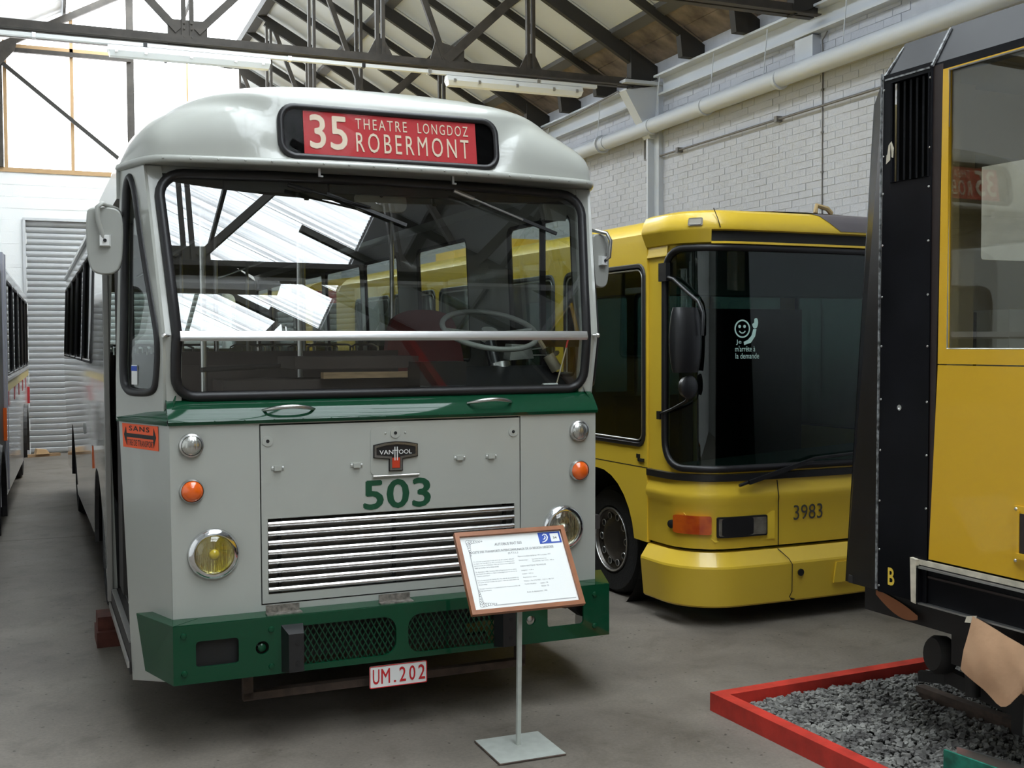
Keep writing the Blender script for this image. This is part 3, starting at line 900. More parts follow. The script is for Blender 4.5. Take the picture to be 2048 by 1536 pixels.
# lamps
def lamp(name, x, z, r, m_, rim, dome, ringm=CHROME):
    l = ob(name, MB().lathe([(r, 0), (r + 0.002, -0.0), (r, 0.02), (r - rim, 0.026)], (x, 0, z), (0, -1, 0), 28), ringm, bus, 40)
    ob('lens', MB().lathe([(r - rim, 0.018), (r * 0.8, 0.018 + dome * 0.5), (r * 0.5, 0.018 + dome * 0.85), (r * 0.2, 0.018 + dome), (0, 0.018 + dome)], (x, 0, z), (0, -1, 0), 28), m_, l, 60)
    return l
for x in (-1.067, 1.062):
    lamp('driving_lamp', x, 1.507, 0.058, CLEAR, 0.008, 0.02, STEEL)
    lamp('turn_signal', x, 1.281, 0.058, AMBER, 0.004, 0.03, STEEL)
    hx = x * 0.905
    hl = ob('headlamp', MB().lathe([(0.125, 0), (0.127, 0.004), (0.124, 0.018), (0.112, 0.030), (0.098, 0.032), (0.092, 0.022)], (hx, 0, 0.962), (0, -1, 0), 40), CHROME, bus, 50)
    ob('reflector', MB().lathe([(0.094, 0.022), (0.090, 0.0195), (0.08, 0.0175), (0.06, 0.0155), (0.035, 0.0145), (0.012, 0.014), (0, 0.014)], (hx, 0, 0.962), (0, -1, 0), 40), HEADY if x < 0 else HEADC, hl, 60)
    ob('bulb', MB().lathe([(0.024, 0.015), (0.026, 0.024), (0.018, 0.034), (0, 0.037)], (hx, 0, 0.962), (0, -1, 0), 20), mat('yellow_bulb', (0.75, 0.55, 0.03), 0.15, coat=1.0) if x < 0 else STEEL, hl, 60)
    ob('lens', MB().lathe([(0.094, 0.026), (0.085, 0.034), (0.06, 0.042), (0.03, 0.046), (0, 0.047)], (hx, 0, 0.962), (0, -1, 0), 40), LENS, hl, 60)

# canted front corners
for s in (-1, 1):
    def cq(z, t=0.0, s=s):
        return (s * lerp(xf(z), xb(z), 1.0), 0.5, z)
    zs = [0.24, 0.62, 1.0, 1.612]
    pts0, b = [], MB()
    def cfn(u, v, s=s):
        z = lerp(lerp(0.34, 0.235, u), 1.612, v)
        return (s * lerp(xf(z), xb(z), u), lerp(0.0, 0.5, u), z)
    b.grid(cfn, 5, 6)
    n0 = len(b.v)
    b.add([(x - s * 0.03, y + 0.012, z) for x, y, z in b.v[:n0]], [f[::-1] for f in b.f[:]])
    ob('corner_panel', b, GREY, bus)
    # quarter window panel above the belt
    def qfn(u, v, w, s=s):
        x0, y0, x1, y1 = xf(v), yf(v), xb(v), 0.5
        nx, ny = (y1 - y0), -(x1 - x0)
        L = math.hypot(nx, ny)
        return (s * (lerp(x0, x1, u) + nx / L * w), lerp(y0, y1, u) + ny / L * w, v)
    hole = smoothpoly([(0.13, 1.84), (0.10, 2.03), (0.20, 2.32), (0.33, 2.62), (0.40, 2.76), (0.52, 2.845), (0.66, 2.85), (0.77, 2.77), (0.82, 2.5), (0.84, 2.1), (0.84, 1.86), (0.76, 1.775), (0.5, 1.76), (0.22, 1.775)], 5)
    outer = [(0, ZB - 0.1), (1, ZB - 0.1), (1, 2.94), (0, 2.90)]
    mplate('quarter_panel', [outer, hole], 0.03, [GREY, GREEN], bus, qfn, [('y', 1.83), ('y', ZBAR), ('y', 2.4)], 25, lambda u, v: 1 if v < 1.83 else 0)
    g = mplate('quarter_glass', [hole], 0.002, GLASS, bus, qfn, [('y', ZBAR), ('y', 2.4)])
    if s < 0:
        mplate('sticker', [[(0.58, 1.80), (0.70, 1.80), (0.70, 1.90), (0.58, 1.90)]], 0.002, WHITEP, g, lambda u, v, w: qfn(u, v, w + 0.003))
        mplate('sticker_band', [[(0.58, 1.87), (0.70, 1.87), (0.70, 1.895), (0.58, 1.895)]], 0.002, BLUE, g, lambda u, v, w: qfn(u, v, w + 0.005))
    path = [qfn(u, v, 0.012) for u, v in hole]
    ob('quarter_seal', MB().tube(path, 0.021, 8, closed=True), RUBBER, bus, 60)
    # green belt on the corner
    bl_ = MB()
    prof_ = [(-0.012, 1.606), (-0.016, 1.628), (0.0, 1.645), (0.05, 1.72), (0.06, 1.75)]
    def bfn(u, v, s=s):
        i = v * (len(prof_) - 1); k = min(int(i), len(prof_) - 2); t = i - k
        dy, z = lerp(prof_[k][0], prof_[k + 1][0], t), lerp(prof_[k][1], prof_[k + 1][1], t)
        x0, x1 = xf(1.62), xb(1.62)
        d = -dy
        nx, ny = 0.5 / 0.54, -(x1 - x0) / 0.54
        return (s * (lerp(x0, x1 + 0.004, u) + nx * d * 0.8 + (0.0 if u > 0 else 0)), lerp(0, 0.5, u) - d * (1 - u) - 0.0, z)
    bl_.grid(bfn, 4, 9)
    ob('corner_belt', bl_, GREEN, bus, 50)
# front belt
prof_ = [(0.02, 1.606), (-0.012, 1.606), (-0.018, 1.622), (-0.010, 1.640), (0.046, 1.706), (0.080, 1.728), (0.10, 1.728), (0.10, 1.606)]
ob('front_belt', MB().hexa([(-1.176, y, z) for y, z in prof_], [(1.176, y, z) for y, z in prof_]), GREEN, bus, 25)
for i in range(16):
    x = -1.1 + i * 2.2 / 15
    ob('rivet', MB().lathe([(0.004, 0), (0.003, 0.003), (0, 0.004)], (x, -0.018, 1.622), (0, -1, 0), 6), GREEN, bus)
for x0, x1, z0 in ((-0.712, -0.447, 1.676), (0.397, 0.656, 1.686)):
    cx, hw = (x0 + x1) / 2, (x1 - x0) / 2
    path, rad = [], []
    for k in range(13):
        t = -1 + 2 * k / 12
        path.append((cx + hw * t, 0.03 - 0.075 * math.sqrt(max(0, 1 - t * t * 0.98)), z0 + 0.02 * (1 - t * t) - 0.008))
        rad.append(0.011 - 0.004 * abs(t) ** 3)
    ob('grab_handle', MB().tube(path, rad, 10), STEEL, bus, 60)

# windscreen surround
for s in (-1, 1):
    b = MB()
    zz = [1.60, 1.83, ZBAR, 2.4, 2.90]
    for za, zb_, mi in ((1.60, 1.83, 1), (1.83, ZBAR, 0), (ZBAR, 2.90, 0)):
        o_ = [(s * xf(za), yf(max(za, ZB))), (s * xf(zb_), yf(max(zb_, ZB)))]
        iw = lambda z: (1.10 if z < ZBAR else 1.10 + (z - ZBAR) * 0.075)
        A = [(s * xf(za), yf(max(za, ZB)), za), (s * xf(zb_), yf(max(zb_, ZB)), zb_), (s * iw(zb_), yf(max(zb_, ZB)) + 0.002, zb_), (s * iw(za), yf(max(za, ZB)) + 0.002, za)]
        b.hexa(A, [(x, y + 0.035, z) for x, y, z in A], mi)
    ob('front_pillar', b, [GREY, GREEN], bus)
    ob('bar_knob', MB().lathe([(0.006, 0), (0.006, 0.02), (0.013, 0.022), (0.013, 0.034), (0.008, 0.04), (0, 0.04)], (s * 1.162, 0.015, 2.046), (s * 0.8, -0.6, 0), 12), STEEL, bus, 40)
# window outline (front view): half width at height, rounded corners
def ws_outline():
    pts = []
    zl, zt = 1.742, 2.865
    for k in range(7):                                        # bottom right corner
        a = R(-90 + 90 * k / 6); pts.append((1.128 - 0.10 + 0.10 * math.cos(a), zl + 0.10 + 0.10 * math.sin(a)))
    pts.append((1.128, 1.95)); pts.append((1.124, ZBAR)); pts.append((1.146, 2.35))
    for k in range(7):
        a = R(90 * k / 6); pts.append((1.178 - 0.12 + 0.12 * math.cos(a), zt - 0.12 + 0.12 * math.sin(a)))
    pts += [(0.6, zt + 0.012), (0.0, zt + 0.018)]
    L = [(-x, z) for x, z in pts if x > 1e-6][::-1]
    return pts + L
WS = ws_outline()
ob('windscreen_seal', MB().tube([(x, yf(z) - 0.004, z) for x, z in WS] , 0.026, 10, closed=True), RUBBER, bus, 60)
up = [(x, z) for x, z in WS if z >= ZBAR - 1e-6]
lo = [(x, z) for x, z in WS if z <= ZBAR + 1e-6]
k0 = WS.index(min((p for p in lo if p[0] < 0), key=lambda p: -p[1]))
lo = WS[k0:] + WS[:k0]
lo = [p for p in lo if p[1] <= ZBAR + 1e-6]
ob('upper_windscreen', MB().add([(x, yf(z), z) for x, z in up], [tuple(range(len(up)))]), GLASS, bus)
ob('lower_windscreen', MB().add([(x, yf(z), z) for x, z in lo], [tuple(range(len(lo)))]), LOWGLASS, bus)
bp_ = [(0.03, 2.02), (-0.012, 2.02), (-0.022, 2.032), (-0.022, 2.04), (-0.012, 2.068), (0.03, 2.07)]
ob('windscreen_bar', MB().hexa([(-1.112, y, z) for y, z in bp_], [(1.112, y, z) for y, z in bp_]), ALU, bus, 25)
ob('windscreen_header', MB().hexa([(-1.24, yf(2.86) + 0.004, 2.865), (1.24, yf(2.86) + 0.004, 2.865), (1.24, 0.26, 2.95), (-1.24, 0.26, 2.95)], [(-1.24, 0.30, 2.865), (1.24, 0.30, 2.865), (1.24, 0.30, 2.95), (-1.24, 0.30, 2.95)]), GREY, bus)

# roof dome
def yg(x):
    t = abs(x) / 1.345
    return 0.0 + 0.115 * min(1, (t / 0.86)) ** 2.2 + (0.40 * ((t - 0.86) / 0.14) ** 2 if t > 0.86 else 0)
def xmax(y): return 1.345
def rz(x):
    t = min(1.0, abs(x) / 1.345)
    return (1 - t ** 2.7) ** 0.53
HB = 0.51
def dome(u, v):
    x = 1.345 * math.sin((u - 0.5) * math.pi)
    g = yg(x)
    th = v * math.pi / 2
    yd, zd = g + 0.72 * (1 - math.cos(th)), 2.93 + HB * rz(x) * math.sin(th) ** 0.64
    w = 1 - sstep(0.57, lerp(0.78, 1.20, sstep(0.15, 0.75, v)), abs(x))
    # box front profile
    hz = 2.93 + HB * rz(x)
    if v < 0.5:
        t = v / 0.5
        yb_, zb_ = 0.055 + 0.05 * t, lerp(2.93, 3.255, t)
    else:
        t = (v - 0.5) / 0.5
        a = t * math.pi / 2
        yb_, zb_ = 0.105 + 0.70 * (1 - math.cos(a)) + 0.03 * t, 3.255 + (hz - 3.255) * math.sin(a)
    if v < 0.04:
        w *= v / 0.04
    return (x, lerp(yd, max(yb_, g * 0 + yb_), w), lerp(zd, zb_, w))
b = MB()
b.grid(dome, 61, 31)
def tail(u, v):
    x = 1.345 * math.sin((u - 0.5) * math.pi)
    g = yg(x)
    wt = 1 - sstep(0.57, 1.20, abs(x))
    y = lerp((g + 0.72) * (1 - wt) + 0.835 * wt, 11.2, v ** 1.6)
    sx = lerp(1.0, 0.975, sstep(0.6, 3, y))
    return (x * sx, y, 2.93 + HB * rz(x) * (1 if v < 0.97 else lerp(1, 0.75, (v - 0.97) / 0.03)))
b.grid(tail, 61, 24)
roof = ob('roof', b, GREY, bus, 50)
gp_ = [(1.345 * math.sin((i / 40 - 0.5) * math.pi)) for i in range(41)]
path = [(-1.318, y, 2.918) for y in (11.1, 6, 2.5, 1.2)] + [(x, yg(x) - 0.004, 2.922) for x in gp_] + [(1.318, y, 2.918) for y in (1.2, 2.5, 6, 11.1)]
ob('rain_gutter', MB().tube(path, 0.02, 8, flat=0.95), GREY, bus, 60)
ob('gutter_lip', MB().grid(lambda u, v: ((lambda x: (x, lerp(yg(x) - 0.015, max(yf(2.88) + 0.01, yg(x) + 0.02), v), 2.905 + 0.0 * v))(1.335 * math.sin((u - 0.5) * math.pi))), 41, 2), GREY, bus)
for i in range(19):
    x = -1.17 + i * 2.34 / 18
    ob('rivet', MB().lathe([(0.006, 0), (0.004, 0.004), (0, 0.005)], (x, yg(x) - 0.022, 2.922), (0, -1, 0.1), 6), GREY, bus)
# destination box
def dy(z): return 0.050 + 0.05 * (z - 2.93) / 0.325
DO = rrect(-0.592, 0.592, 2.962, 3.222, 0.075, 6)
ob('blind_box', MB().hexa([(-0.58, 0.045 + 0.012, 2.97), (0.58, 0.045 + 0.012, 2.97), (0.58, 0.094, 3.215), (-0.58, 0.094, 3.215)], [(-0.58, 0.06, 2.97), (0.58, 0.06, 2.97), (0.58, 0.108, 3.215), (-0.58, 0.108, 3.215)]), mat('deep_black_cloth', (0.004, 0.004, 0.004), 0.9, spec=0.0), bus)
bld = plate('route_blind', [[(-0.475, -0.122), (0.475, -0.122), (0.475, 0.122), (-0.475, 0.122)]], 0.004, RED, bus, PM((0.0, dy(3.09) - 0.003, 3.092), (1, 0, 0), (0, 0.15, 1)))
BP = PM((0.0, dy(3.09) - 0.007, 3.092), (1, 0, 0), (0, 0.15, 1))
text('35', -0.445, -0.245, -0.085, 0.098, CREAM, bld, BP, name='route_number', bold=0.012)
text('THEATRE', -0.200, 0.082, 0.036, 0.093, CREAM, bld, BP, bold=0.0, space=1.3)
text('LONGDOZ', 0.142, 0.430, 0.036, 0.093, CREAM, bld, BP, bold=0.0, space=1.3)
text('ROBERMONT', -0.200, 0.430, -0.088, 0.018, CREAM, bld, BP, bold=0.002, space=1.35)
ob('blind_seal', MB().tube([(x, dy(z) - 0.006, z) for x, z in DO], 0.018, 8, closed=True), RUBBER, bus, 60)
ob('blind_glass', MB().add([(x, dy(z) - 0.012, z) for x, z in DO], [tuple(range(len(DO)))]), BLINDGLASS, bus)

# wipers and brackets
def onglass(x, z, off): return (x, yf(z) - off, z)
for p0, p1, b0, b1, sil in (((-0.52, 2.825), (-0.101, 2.732), (-0.329, 2.797), (0.099, 2.643), False), ((0.399, 2.84), (0.786, 2.699), (0.552, 2.789), (0.996, 2.628), True)):
    w = ob('wiper', MB().tube([onglass(*p0, 0.05), onglass(*p1, 0.035)], 0.006, 6), STEEL if sil else BLACKP, bus)
    ob('blade', MB().bar(onglass(*b0, 0.016), onglass(*b1, 0.016), 0.018, 0.012, (0, -1, 0.2)), BLACKP, w)
    ob('pivot', MB().tube([onglass(p0[0] - 0.02, p0[1] + 0.006, 0.05), onglass(lerp(p0[0], p1[0], 0.25), lerp(p0[1], p1[1], 0.25), 0.046)], 0.012, 8), STEEL if sil else BLACKP, w)
for x in (-0.402, 0.33):
    ob('gutter_bracket', MB().box(x - 0.006, x + 0.006, 0.04, 0.06, 2.862, 2.905).box(x - 0.006, x + 0.02, 0.04, 0.06, 2.862, 2.87), STEEL, bus)

# bumper
BO = [(-1.182, 0.362), (1.182, 0.362), (1.182, 0.648), (-1.182, 0.648)]
holes = [rrect(-1.076, -0.872, 0.440, 0.566, 0.018), rrect(0.80, 1.02, 0.440, 0.590, 0.018), circ(-0.757, 0.502, 0.033), circ(0.70, 0.49, 0.026),
         rrect(-0.63, -0.066, 0.392, 0.592, [0.03, 0.07, 0.07, 0.03]), rrect(-0.002, 0.56, 0.388, 0.592, [0.07, 0.03, 0.03, 0.07])]
bum = plate('bumper', [BO] + holes, 0.014, GREEN, bus, FRONT(-0.133))
ob('top_flange', MB().box(-1.182, 1.182, -0.13, 0.0, 0.640, 0.650), GREEN, bum)
for s in (-1, 1):
    A = [(s * 1.182, -0.14, 0.362), (s * 1.182, -0.14, 0.648), (s * 1.318, 0.22, 0.648), (s * 1.285, 0.16, 0.37)]
    ob('bumper_end', MB().hexa(A, [(x - s * 0.014, y + 0.004, z) for x, y, z in A]), GREEN, bum)
    B = [(s * 1.182, -0.14, 0.651), (s * 1.318, 0.22, 0.651), (s * 1.10, 0.22, 0.651), (s * 1.05, -0.02, 0.651)]
    ob('top_flange', MB().hexa(B, [(x, y, z - 0.012) for x, y, z in B]), GREEN, bum)
for (x0, x1) in ((-0.63, -0.066), (-0.002, 0.56)):
    b = MB()
    z0, z1, st = 0.385, 0.598, 0.030
    n = int((x1 - x0) / st) + 10
    for k in range(-8, n):
        for sl in (1, -1):
            xa = x0 + k * st + (0 if sl > 0 else 0.0)
            xb2 = xa + sl * (z1 - z0) * 0.55
            ta, tb = (0.0, 1.0)
            def clip(xa, xb2):
                lo_, hi_ = 0.0, 1.0
                d = xb2 - xa
                if abs(d) < 1e-9: return (0, 1) if x0 <= xa <= x1 else None
                t0, t1 = (x0 - xa) / d, (x1 - xa) / d
                if t0 > t1: t0, t1 = t1, t0
                lo_, hi_ = max(lo_, t0), min(hi_, t1)
                return (lo_, hi_) if hi_ > lo_ + 0.02 else None
            c = clip(xa, xb2)
            if c:
                b.bar((lerp(xa, xb2, c[0]), -0.118 + 0.004 * sl, lerp(z0, z1, c[0])), (lerp(xa, xb2, c[1]), -0.118 + 0.004 * sl, lerp(z0, z1, c[1])), 0.006, 0.0035, (0, -1, 0))
    ob('mesh_guard', b, GREEN, bum)
for x, z in ((-1.133, 0.598), (-1.131, 0.415), (-0.712, 0.588), (-0.712, 0.404), (1.09, 0.598), (1.09, 0.42)):
    ob('bolt', MB().lathe([(0.016, 0), (0.013, 0.008), (0, 0.012)], (x, -0.14, z), (0, -1, 0), 12), GREEN, bum, 50)
for x in (-0.757, 0.70):
    ob('tow_eye', MB().lathe([(0.02, -0.02), (0.02, 0.01), (0.012, 0.016), (0, 0.016)], (x, -0.12, 0.50), (0, -1, 0), 12), GREEN if x < 0 else STEEL, bum, 40)
for x in (-0.608, 0.535):
    st_ = ob('bump_stop', MB().hexa([(x - 0.055, -0.14, 0.37), (x + 0.055, -0.14, 0.37), (x + 0.055, -0.14, 0.605), (x - 0.055, -0.14, 0.605)],
                                    [(x - 0.035, -0.225, 0.385), (x + 0.04, -0.225, 0.385), (x + 0.04, -0.225, 0.575), (x - 0.035, -0.225, 0.575)]), BLACKP, bum)
    for z in (0.43, 0.53):
        ob('bolt_hole', MB().lathe([(0.011, 0.0), (0.011, 0.002), (0, 0.002)], (x + 0.01, -0.2255, z), (0, -1, 0), 10), BLACK, st_)
ob('lamp_socket', MB().box(-1.10, -0.85, -0.10, -0.04, 0.42, 0.59), BLACK, bum)
ob('shackle', MB().lathe([(0.05, -0.02), (0.05, 0.02), (0, 0.02)], (0.93, -0.08, 0.575), (0, -1, 0), 16), CHASSIS, bum)
ob('stay', MB().bar((0.9, -0.05, 0.60), (1.08, 0.0, 0.47), 0.05, 0.05), CHASSIS, bum)
ob('mesh_backing', MB().box(-0.66, 0.42, 0.12, 0.16, 0.36, 0.64), BLACK, bus)
for x0, x1 in ((-0.725, -0.548), (-0.138, 0.040)):
    ob('step_bracket', MB().box(x0, x1, -0.11, -0.06, 0.650, 0.656).box(x0 + 0.003, x1 - 0.006, -0.066, -0.058, 0.650, 0.692), WORN, bus)
np_ = plate('number_plate', [rrect(-0.208, 0.104, 0.222, 0.337, 0.008)], 0.004, WHITEP, bus, FRONT(-0.125))
plate('plate_border', [rrect(-0.208, 0.104, 0.222, 0.337, 0.008), rrect(-0.204, 0.100, 0.226, 0.333, 0.006)], 0.002, REDP, np_, FRONT(-0.128))
for ch_, f0, f1, h1 in (('U', 0.055, 0.17, 1), ('M', 0.20, 0.352, 1), ('.', 0.415, 0.458, 0.16), ('2', 0.514, 0.63, 1), ('0', 0.685, 0.795, 1), ('2', 0.846, 0.965, 1)):
    text(ch_, -0.208 + 0.312 * f0, -0.208 + 0.312 * f1, 0.242, 0.242 + 0.078 * h1, REDP, np_, FRONT(-0.1275), bold=0.0 if ch_ == '.' else 0.012)
ob('tow_frame', MB().box(-0.82, -0.77, 0.05, 0.10, 0.19, 0.36).box(-0.82, 0.75, 0.05, 0.10, 0.185, 0.225).box(0.70, 0.75, 0.05, 0.10, 0.2, 0.5).box(-0.75, 0.6, 0.25, 0.3, 0.26, 0.34), RUST, bus)
ob('chassis', MB().box(-0.5, -0.38, 0.2, 10.8, 0.42, 0.66).box(0.38, 0.5, 0.2, 10.8, 0.42, 0.66).box(-0.9, 0.9, 0.3, 0.5, 0.4, 0.6).box(-0.35, 0.35, 0.9, 2.4, 0.32, 0.8), CHASSIS, bus)

# orange sticker on the left corner
def cst(u, v, w):
    x0, x1 = xf(v), xb(v)
    nx, ny = 0.5 / 0.536, -(x1 - x0) / 0.536
    return (-(lerp(x0, x1, u) + nx * w), lerp(0, 0.5, u) + ny * w, v)
stk = mplate('fare_sticker', [[(0.20, 1.475), (0.92, 1.475), (0.92, 1.598), (0.20, 1.598)]], 0.002, ORANGE, bus, lambda u, v, w: cst(u, v, w + 0.003))
SM = PM(Vector(cst(0.56, 1.537, 0.0052)), Vector(cst(0.2, 1.53, 0)) - Vector(cst(0.9, 1.53, 0)), (0, 0, 1))
text('SANS', -0.115, 0.105, 0.026, 0.052, INK, stk, SM, bold=0.02, space=1.25)
text('TITRE DE TRANSPORT', -0.155, 0.155, -0.050, -0.018, INK, stk, SM, bold=0.0)
me = plate_mesh('arrow', [[(-0.175, 0.004), (-0.150, 0.05), (-0.145, 0.012), (0.145, 0.012), (0.150, 0.05), (0.175, 0.004), (0.150, -0.045), (0.145, -0.008), (-0.145, -0.008), (-0.150, -0.045)]], 0.0006)
me.transform(SM)
link('arrow', me, INK, stk)

# sides
CUT = [('y', 0.8), ('y', 1.65), ('y', 1.85), ('y', 2.4), ('x', 0.9), ('x', 1.3), ('x', 1.7), ('x', 2.0)]
def sidefn(s):
    return lambda u, v, w: (s * (xs_(u, v) + w), u, v)
def matside(u, v): return 1 if 1.606 < v < 1.76 else 0
CUT2 = CUT + [('y', 1.606), ('y', 1.76)]
arch = lambda y: [(y + 0.62 * math.cos(R(180 - 180 * k / 14)), 0.45 + 0.62 * math.sin(R(180 * k / 14))) for k in range(15)]
WL = [(3.75, 5.2), (5.35, 6.8), (6.95, 8.4), (8.55, 10.0), (10.1, 10.95)]
low = [(2.0, 0.34)] + [(2.65, 0.34)] + [(p[0], max(0.34, p[1])) for p in arch(3.35)] + [(7.8, 0.34)] + [(p[0], max(0.34, p[1])) for p in arch(8.6)] + [(11.1, 0.34)]
mplate('left_side', [low + [(11.1, 2.94), (0.5, 2.94), (0.5, 2.78), (2.0, 2.78)]] + [rrect(a, b_, 1.87, 2.76, 0.06, 3) for a, b_ in WL], 0.03, [GREYSIDE, GREEN], bus, sidefn(-1), CUT2, 25, matside)
for a, b_ in WL:
    g = mplate('side_glass', [rrect(a, b_, 1.87, 2.76, 0.06, 3)], 0.002, SIDEGLASS, bus, sidefn(-1))
    ob('window_seal', MB().tube([sidefn(-1)(u, v, 0.012) for u, v in rrect(a, b_, 1.87, 2.76, 0.06, 3)], 0.016, 6, closed=True), RUBBER, g)
WRt = [(0.62, 1.56), (2.34, 3.54), (4.10, 5.2), (5.35, 6.8), (6.95, 8.4), (8.55, 10.0), (10.1, 10.95)]
lowr = [(0.5, 0.34)] + [(2.65, 0.34)] + [(p[0], max(0.34, p[1])) for p in arch(3.35)] + [(7.8, 0.34)] + [(p[0], max(0.34, p[1])) for p in arch(8.6)] + [(11.1, 0.34)]
mplate('right_side', [lowr + [(11.1, 2.94), (0.5, 2.94)]] + [rrect(a, b_, 1.80 if a < 1 else 1.87, 2.80, 0.06, 3) for a, b_ in WRt], 0.03, [GREYSIDE, GREEN], bus, sidefn(1), CUT2, 25, matside)
for a, b_ in WRt:
    g = mplate('side_glass', [rrect(a, b_, 1.80 if a < 1 else 1.87, 2.80, 0.06, 3)], 0.002, SIDEGLASS, bus, sidefn(1))
    ob('window_seal', MB().tube([sidefn(1)(u, v, 0.0) for u, v in rrect(a, b_, 1.80 if a < 1 else 1.87, 2.80, 0.06, 3)], 0.018, 6, closed=True), RUBBER, g)
ob('window_divider', MB().box(1.30, 1.335, 1.02, 1.045, 1.8, 2.82), RUBBER, bus)
rear = [(-1.29, 0.5), (1.29, 0.5), (1.29, 2.94), (0.8, 3.28), (0, 3.4), (-0.8, 3.28), (-1.29, 2.94)]
plate('rear_panel', [rear, rrect(-1.0, 1.0, 1.95, 2.75, 0.1)], 0.03, GREY, bus, FRONT(11.1))
plate('rear_glass', [rrect(-1.0, 1.0, 1.95, 2.75, 0.1)], 0.002, SIDEGLASS, bus, FRONT(11.1))
# entrance on the left: sill, steps, door rails
ob('door_post', MB().box(-1.35, -1.32, 1.99, 2.05, 0.34, 2.8), STEEL, bus)
ob('door_sill', MB().box(-1.335, -1.25, 0.5, 2.0, 0.27, 0.33), DARKIN, bus)
ob('sill_edge', MB().box(-1.345, -1.335, 0.5, 2.0, 0.30, 0.335), STEEL, bus)
ob('entrance_step', MB().box(-1.33, -0.95, 0.5, 2.0, 0.30, 0.42).box(-0.95, -0.55, 0.5, 2.0, 0.30, 0.75), DARKIN, bus)
for k in range(5):
    ob('step_nosing', MB().box(-1.33 + 0.07 * k, -1.30 + 0.07 * k, 0.55, 1.95, 0.42, 0.428), ALU, bus)
ob('folding_door', MB().box(-1.28, -1.25, 1.62, 1.95, 0.45, 2.75).box(-1.22, -1.19, 1.62, 1.95, 0.45, 2.75), DARKIN, bus)
ob('door_header', MB().box(-1.36, -1.2, 0.5, 2.0, 2.76, 2.93), GREY, bus)

# interior
ob('cabin_floor', MB().box(-1.25, 1.25, 2.0, 11.0, 0.92, 1.0).box(-0.55, 1.25, 0.10, 2.0, 0.92, 1.0), DARKIN, bus)
ob('cabin_ceiling', MB().grid(lambda u, v: ((lambda x: (x, lerp(0.33, 11.0, v), 2.86 + 0.36 * rz(x)))(lerp(-1.25, 1.25, u))), 13, 4), CEILIN, bus, 60)
ob('cabin_header', MB().box(-1.18, 1.18, 0.29, 0.34, 2.82, 2.93).box(-1.18, 1.18, 0.34, 0.8, 2.88, 2.925), DARKIN, bus)
ob('front_bulkhead', MB().box(-1.13, 1.13, 0.10, 0.13, 0.9, 1.76), DARKIN, bus)
ob('dashboard', MB().hexa([(0.22, 0.16, 1.70), (1.13, 0.16, 1.70), (1.13, 0.52, 1.87), (0.22, 0.52, 1.87)], [(0.22, 0.16, 1.5), (1.13, 0.16, 1.5), (1.13, 0.52, 1.5), (0.22, 0.52, 1.5)]), BLACKP, bus)
ob('instrument_box', MB().box(0.22, 0.50, 0.3, 0.5, 1.7, 1.90), BLACKP, bus)
ob('engine_cover', MB().box(-0.80, 0.32, 0.7, 1.15, 1.0, 1.80).box(-0.4, 0.34, 0.68, 1.17, 1.86, 1.93).box(-1.1, -0.4, 1.1, 1.15, 1.0, 1.88), BROWNIN, bus)
ob('wooden_ledge', MB().box(-0.25, 0.37, 0.62, 0.69, 1.805, 1.84), WOOD, bus)
ob('partition', MB().box(-0.95, 0.47, 1.5, 1.54, 1.0, 1.96), BROWNIN, bus)
def pole(x, y, z0=1.0, z1=3.15):
    ob('grab_pole', MB().tube([(x, y, z0), (x, y, z1)], 0.017, 10), STEEL, bus, 50)
for x, y in ((-0.255, 1.2), (-0.882, 0.85), (0.74, 2.5), (-0.55, 2.6), (0.45, 4.2), (-0.45, 5.4), (0.45, 7.0)):
    pole(x, y, 1.0, 3.05)
ob('ceiling_rail', MB().tube([(-0.5, 2.0, 2.88), (-0.5, 9.5, 2.88)], 0.014, 8).tube([(0.5, 2.4, 2.88), (0.5, 9.5, 2.88)], 0.014, 8), STEEL, bus, 50)
ob('cross_rail', MB().tube([(-0.9, 0.82, 1.86), (-0.25, 1.18, 1.88)], 0.014, 8), DARKIN, bus, 50)
def pseat(x, y):
    s = ob('passenger_seat', MB().hexa([(x - 0.40, y, 1.42), (x + 0.40, y, 1.42), (x + 0.40, y + 0.42, 1.40), (x - 0.40, y + 0.42, 1.40)], [(x - 0.40, y, 1.50), (x + 0.40, y, 1.50), (x + 0.40, y + 0.42, 1.47), (x - 0.40, y + 0.42, 1.47)])
           .hexa([(x - 0.40, y + 0.38, 1.42), (x + 0.40, y + 0.38, 1.42), (x + 0.40, y + 0.45, 1.42), (x - 0.40, y + 0.45, 1.42)], [(x - 0.38, y + 0.46, 1.92), (x + 0.38, y + 0.46, 1.92), (x + 0.38, y + 0.51, 1.92), (x - 0.38, y + 0.51, 1.92)])
           .box(x - 0.3, x - 0.25, y + 0.1, y + 0.3, 1.0, 1.42).box(x + 0.25, x + 0.3, y + 0.1, y + 0.3, 1.0, 1.42), BROWNIN, bus)
    for d in (-0.19, 0.19):
        ob('seat_rail', MB().tube([(x + d - 0.13, y + 0.49, 1.90), (x + d - 0.13, y + 0.50, 1.975), (x + d - 0.08, y + 0.50, 2.0), (x + d + 0.08, y + 0.50, 2.0), (x + d + 0.13, y + 0.50, 1.975), (x + d + 0.13, y + 0.49, 1.90)], 0.010, 6), STEEL, s, 50)
for y in (2.9, 3.75, 4.6, 5.45, 6.3, 7.15, 8.0):
    for x in (-0.82, 0.82):
        if not (y < 3 and x > 0):
            pseat(x, y)
ds = ob('driver_seat', MB().hexa([(0.50, 1.15, 1.40), (1.00, 1.15, 1.40), (1.00, 1.62, 1.38), (0.50, 1.62, 1.38)], [(0.50, 1.15, 1.53), (1.00, 1.15, 1.53), (1.00, 1.62, 1.50), (0.50, 1.62, 1.50)]), DRED, bus)
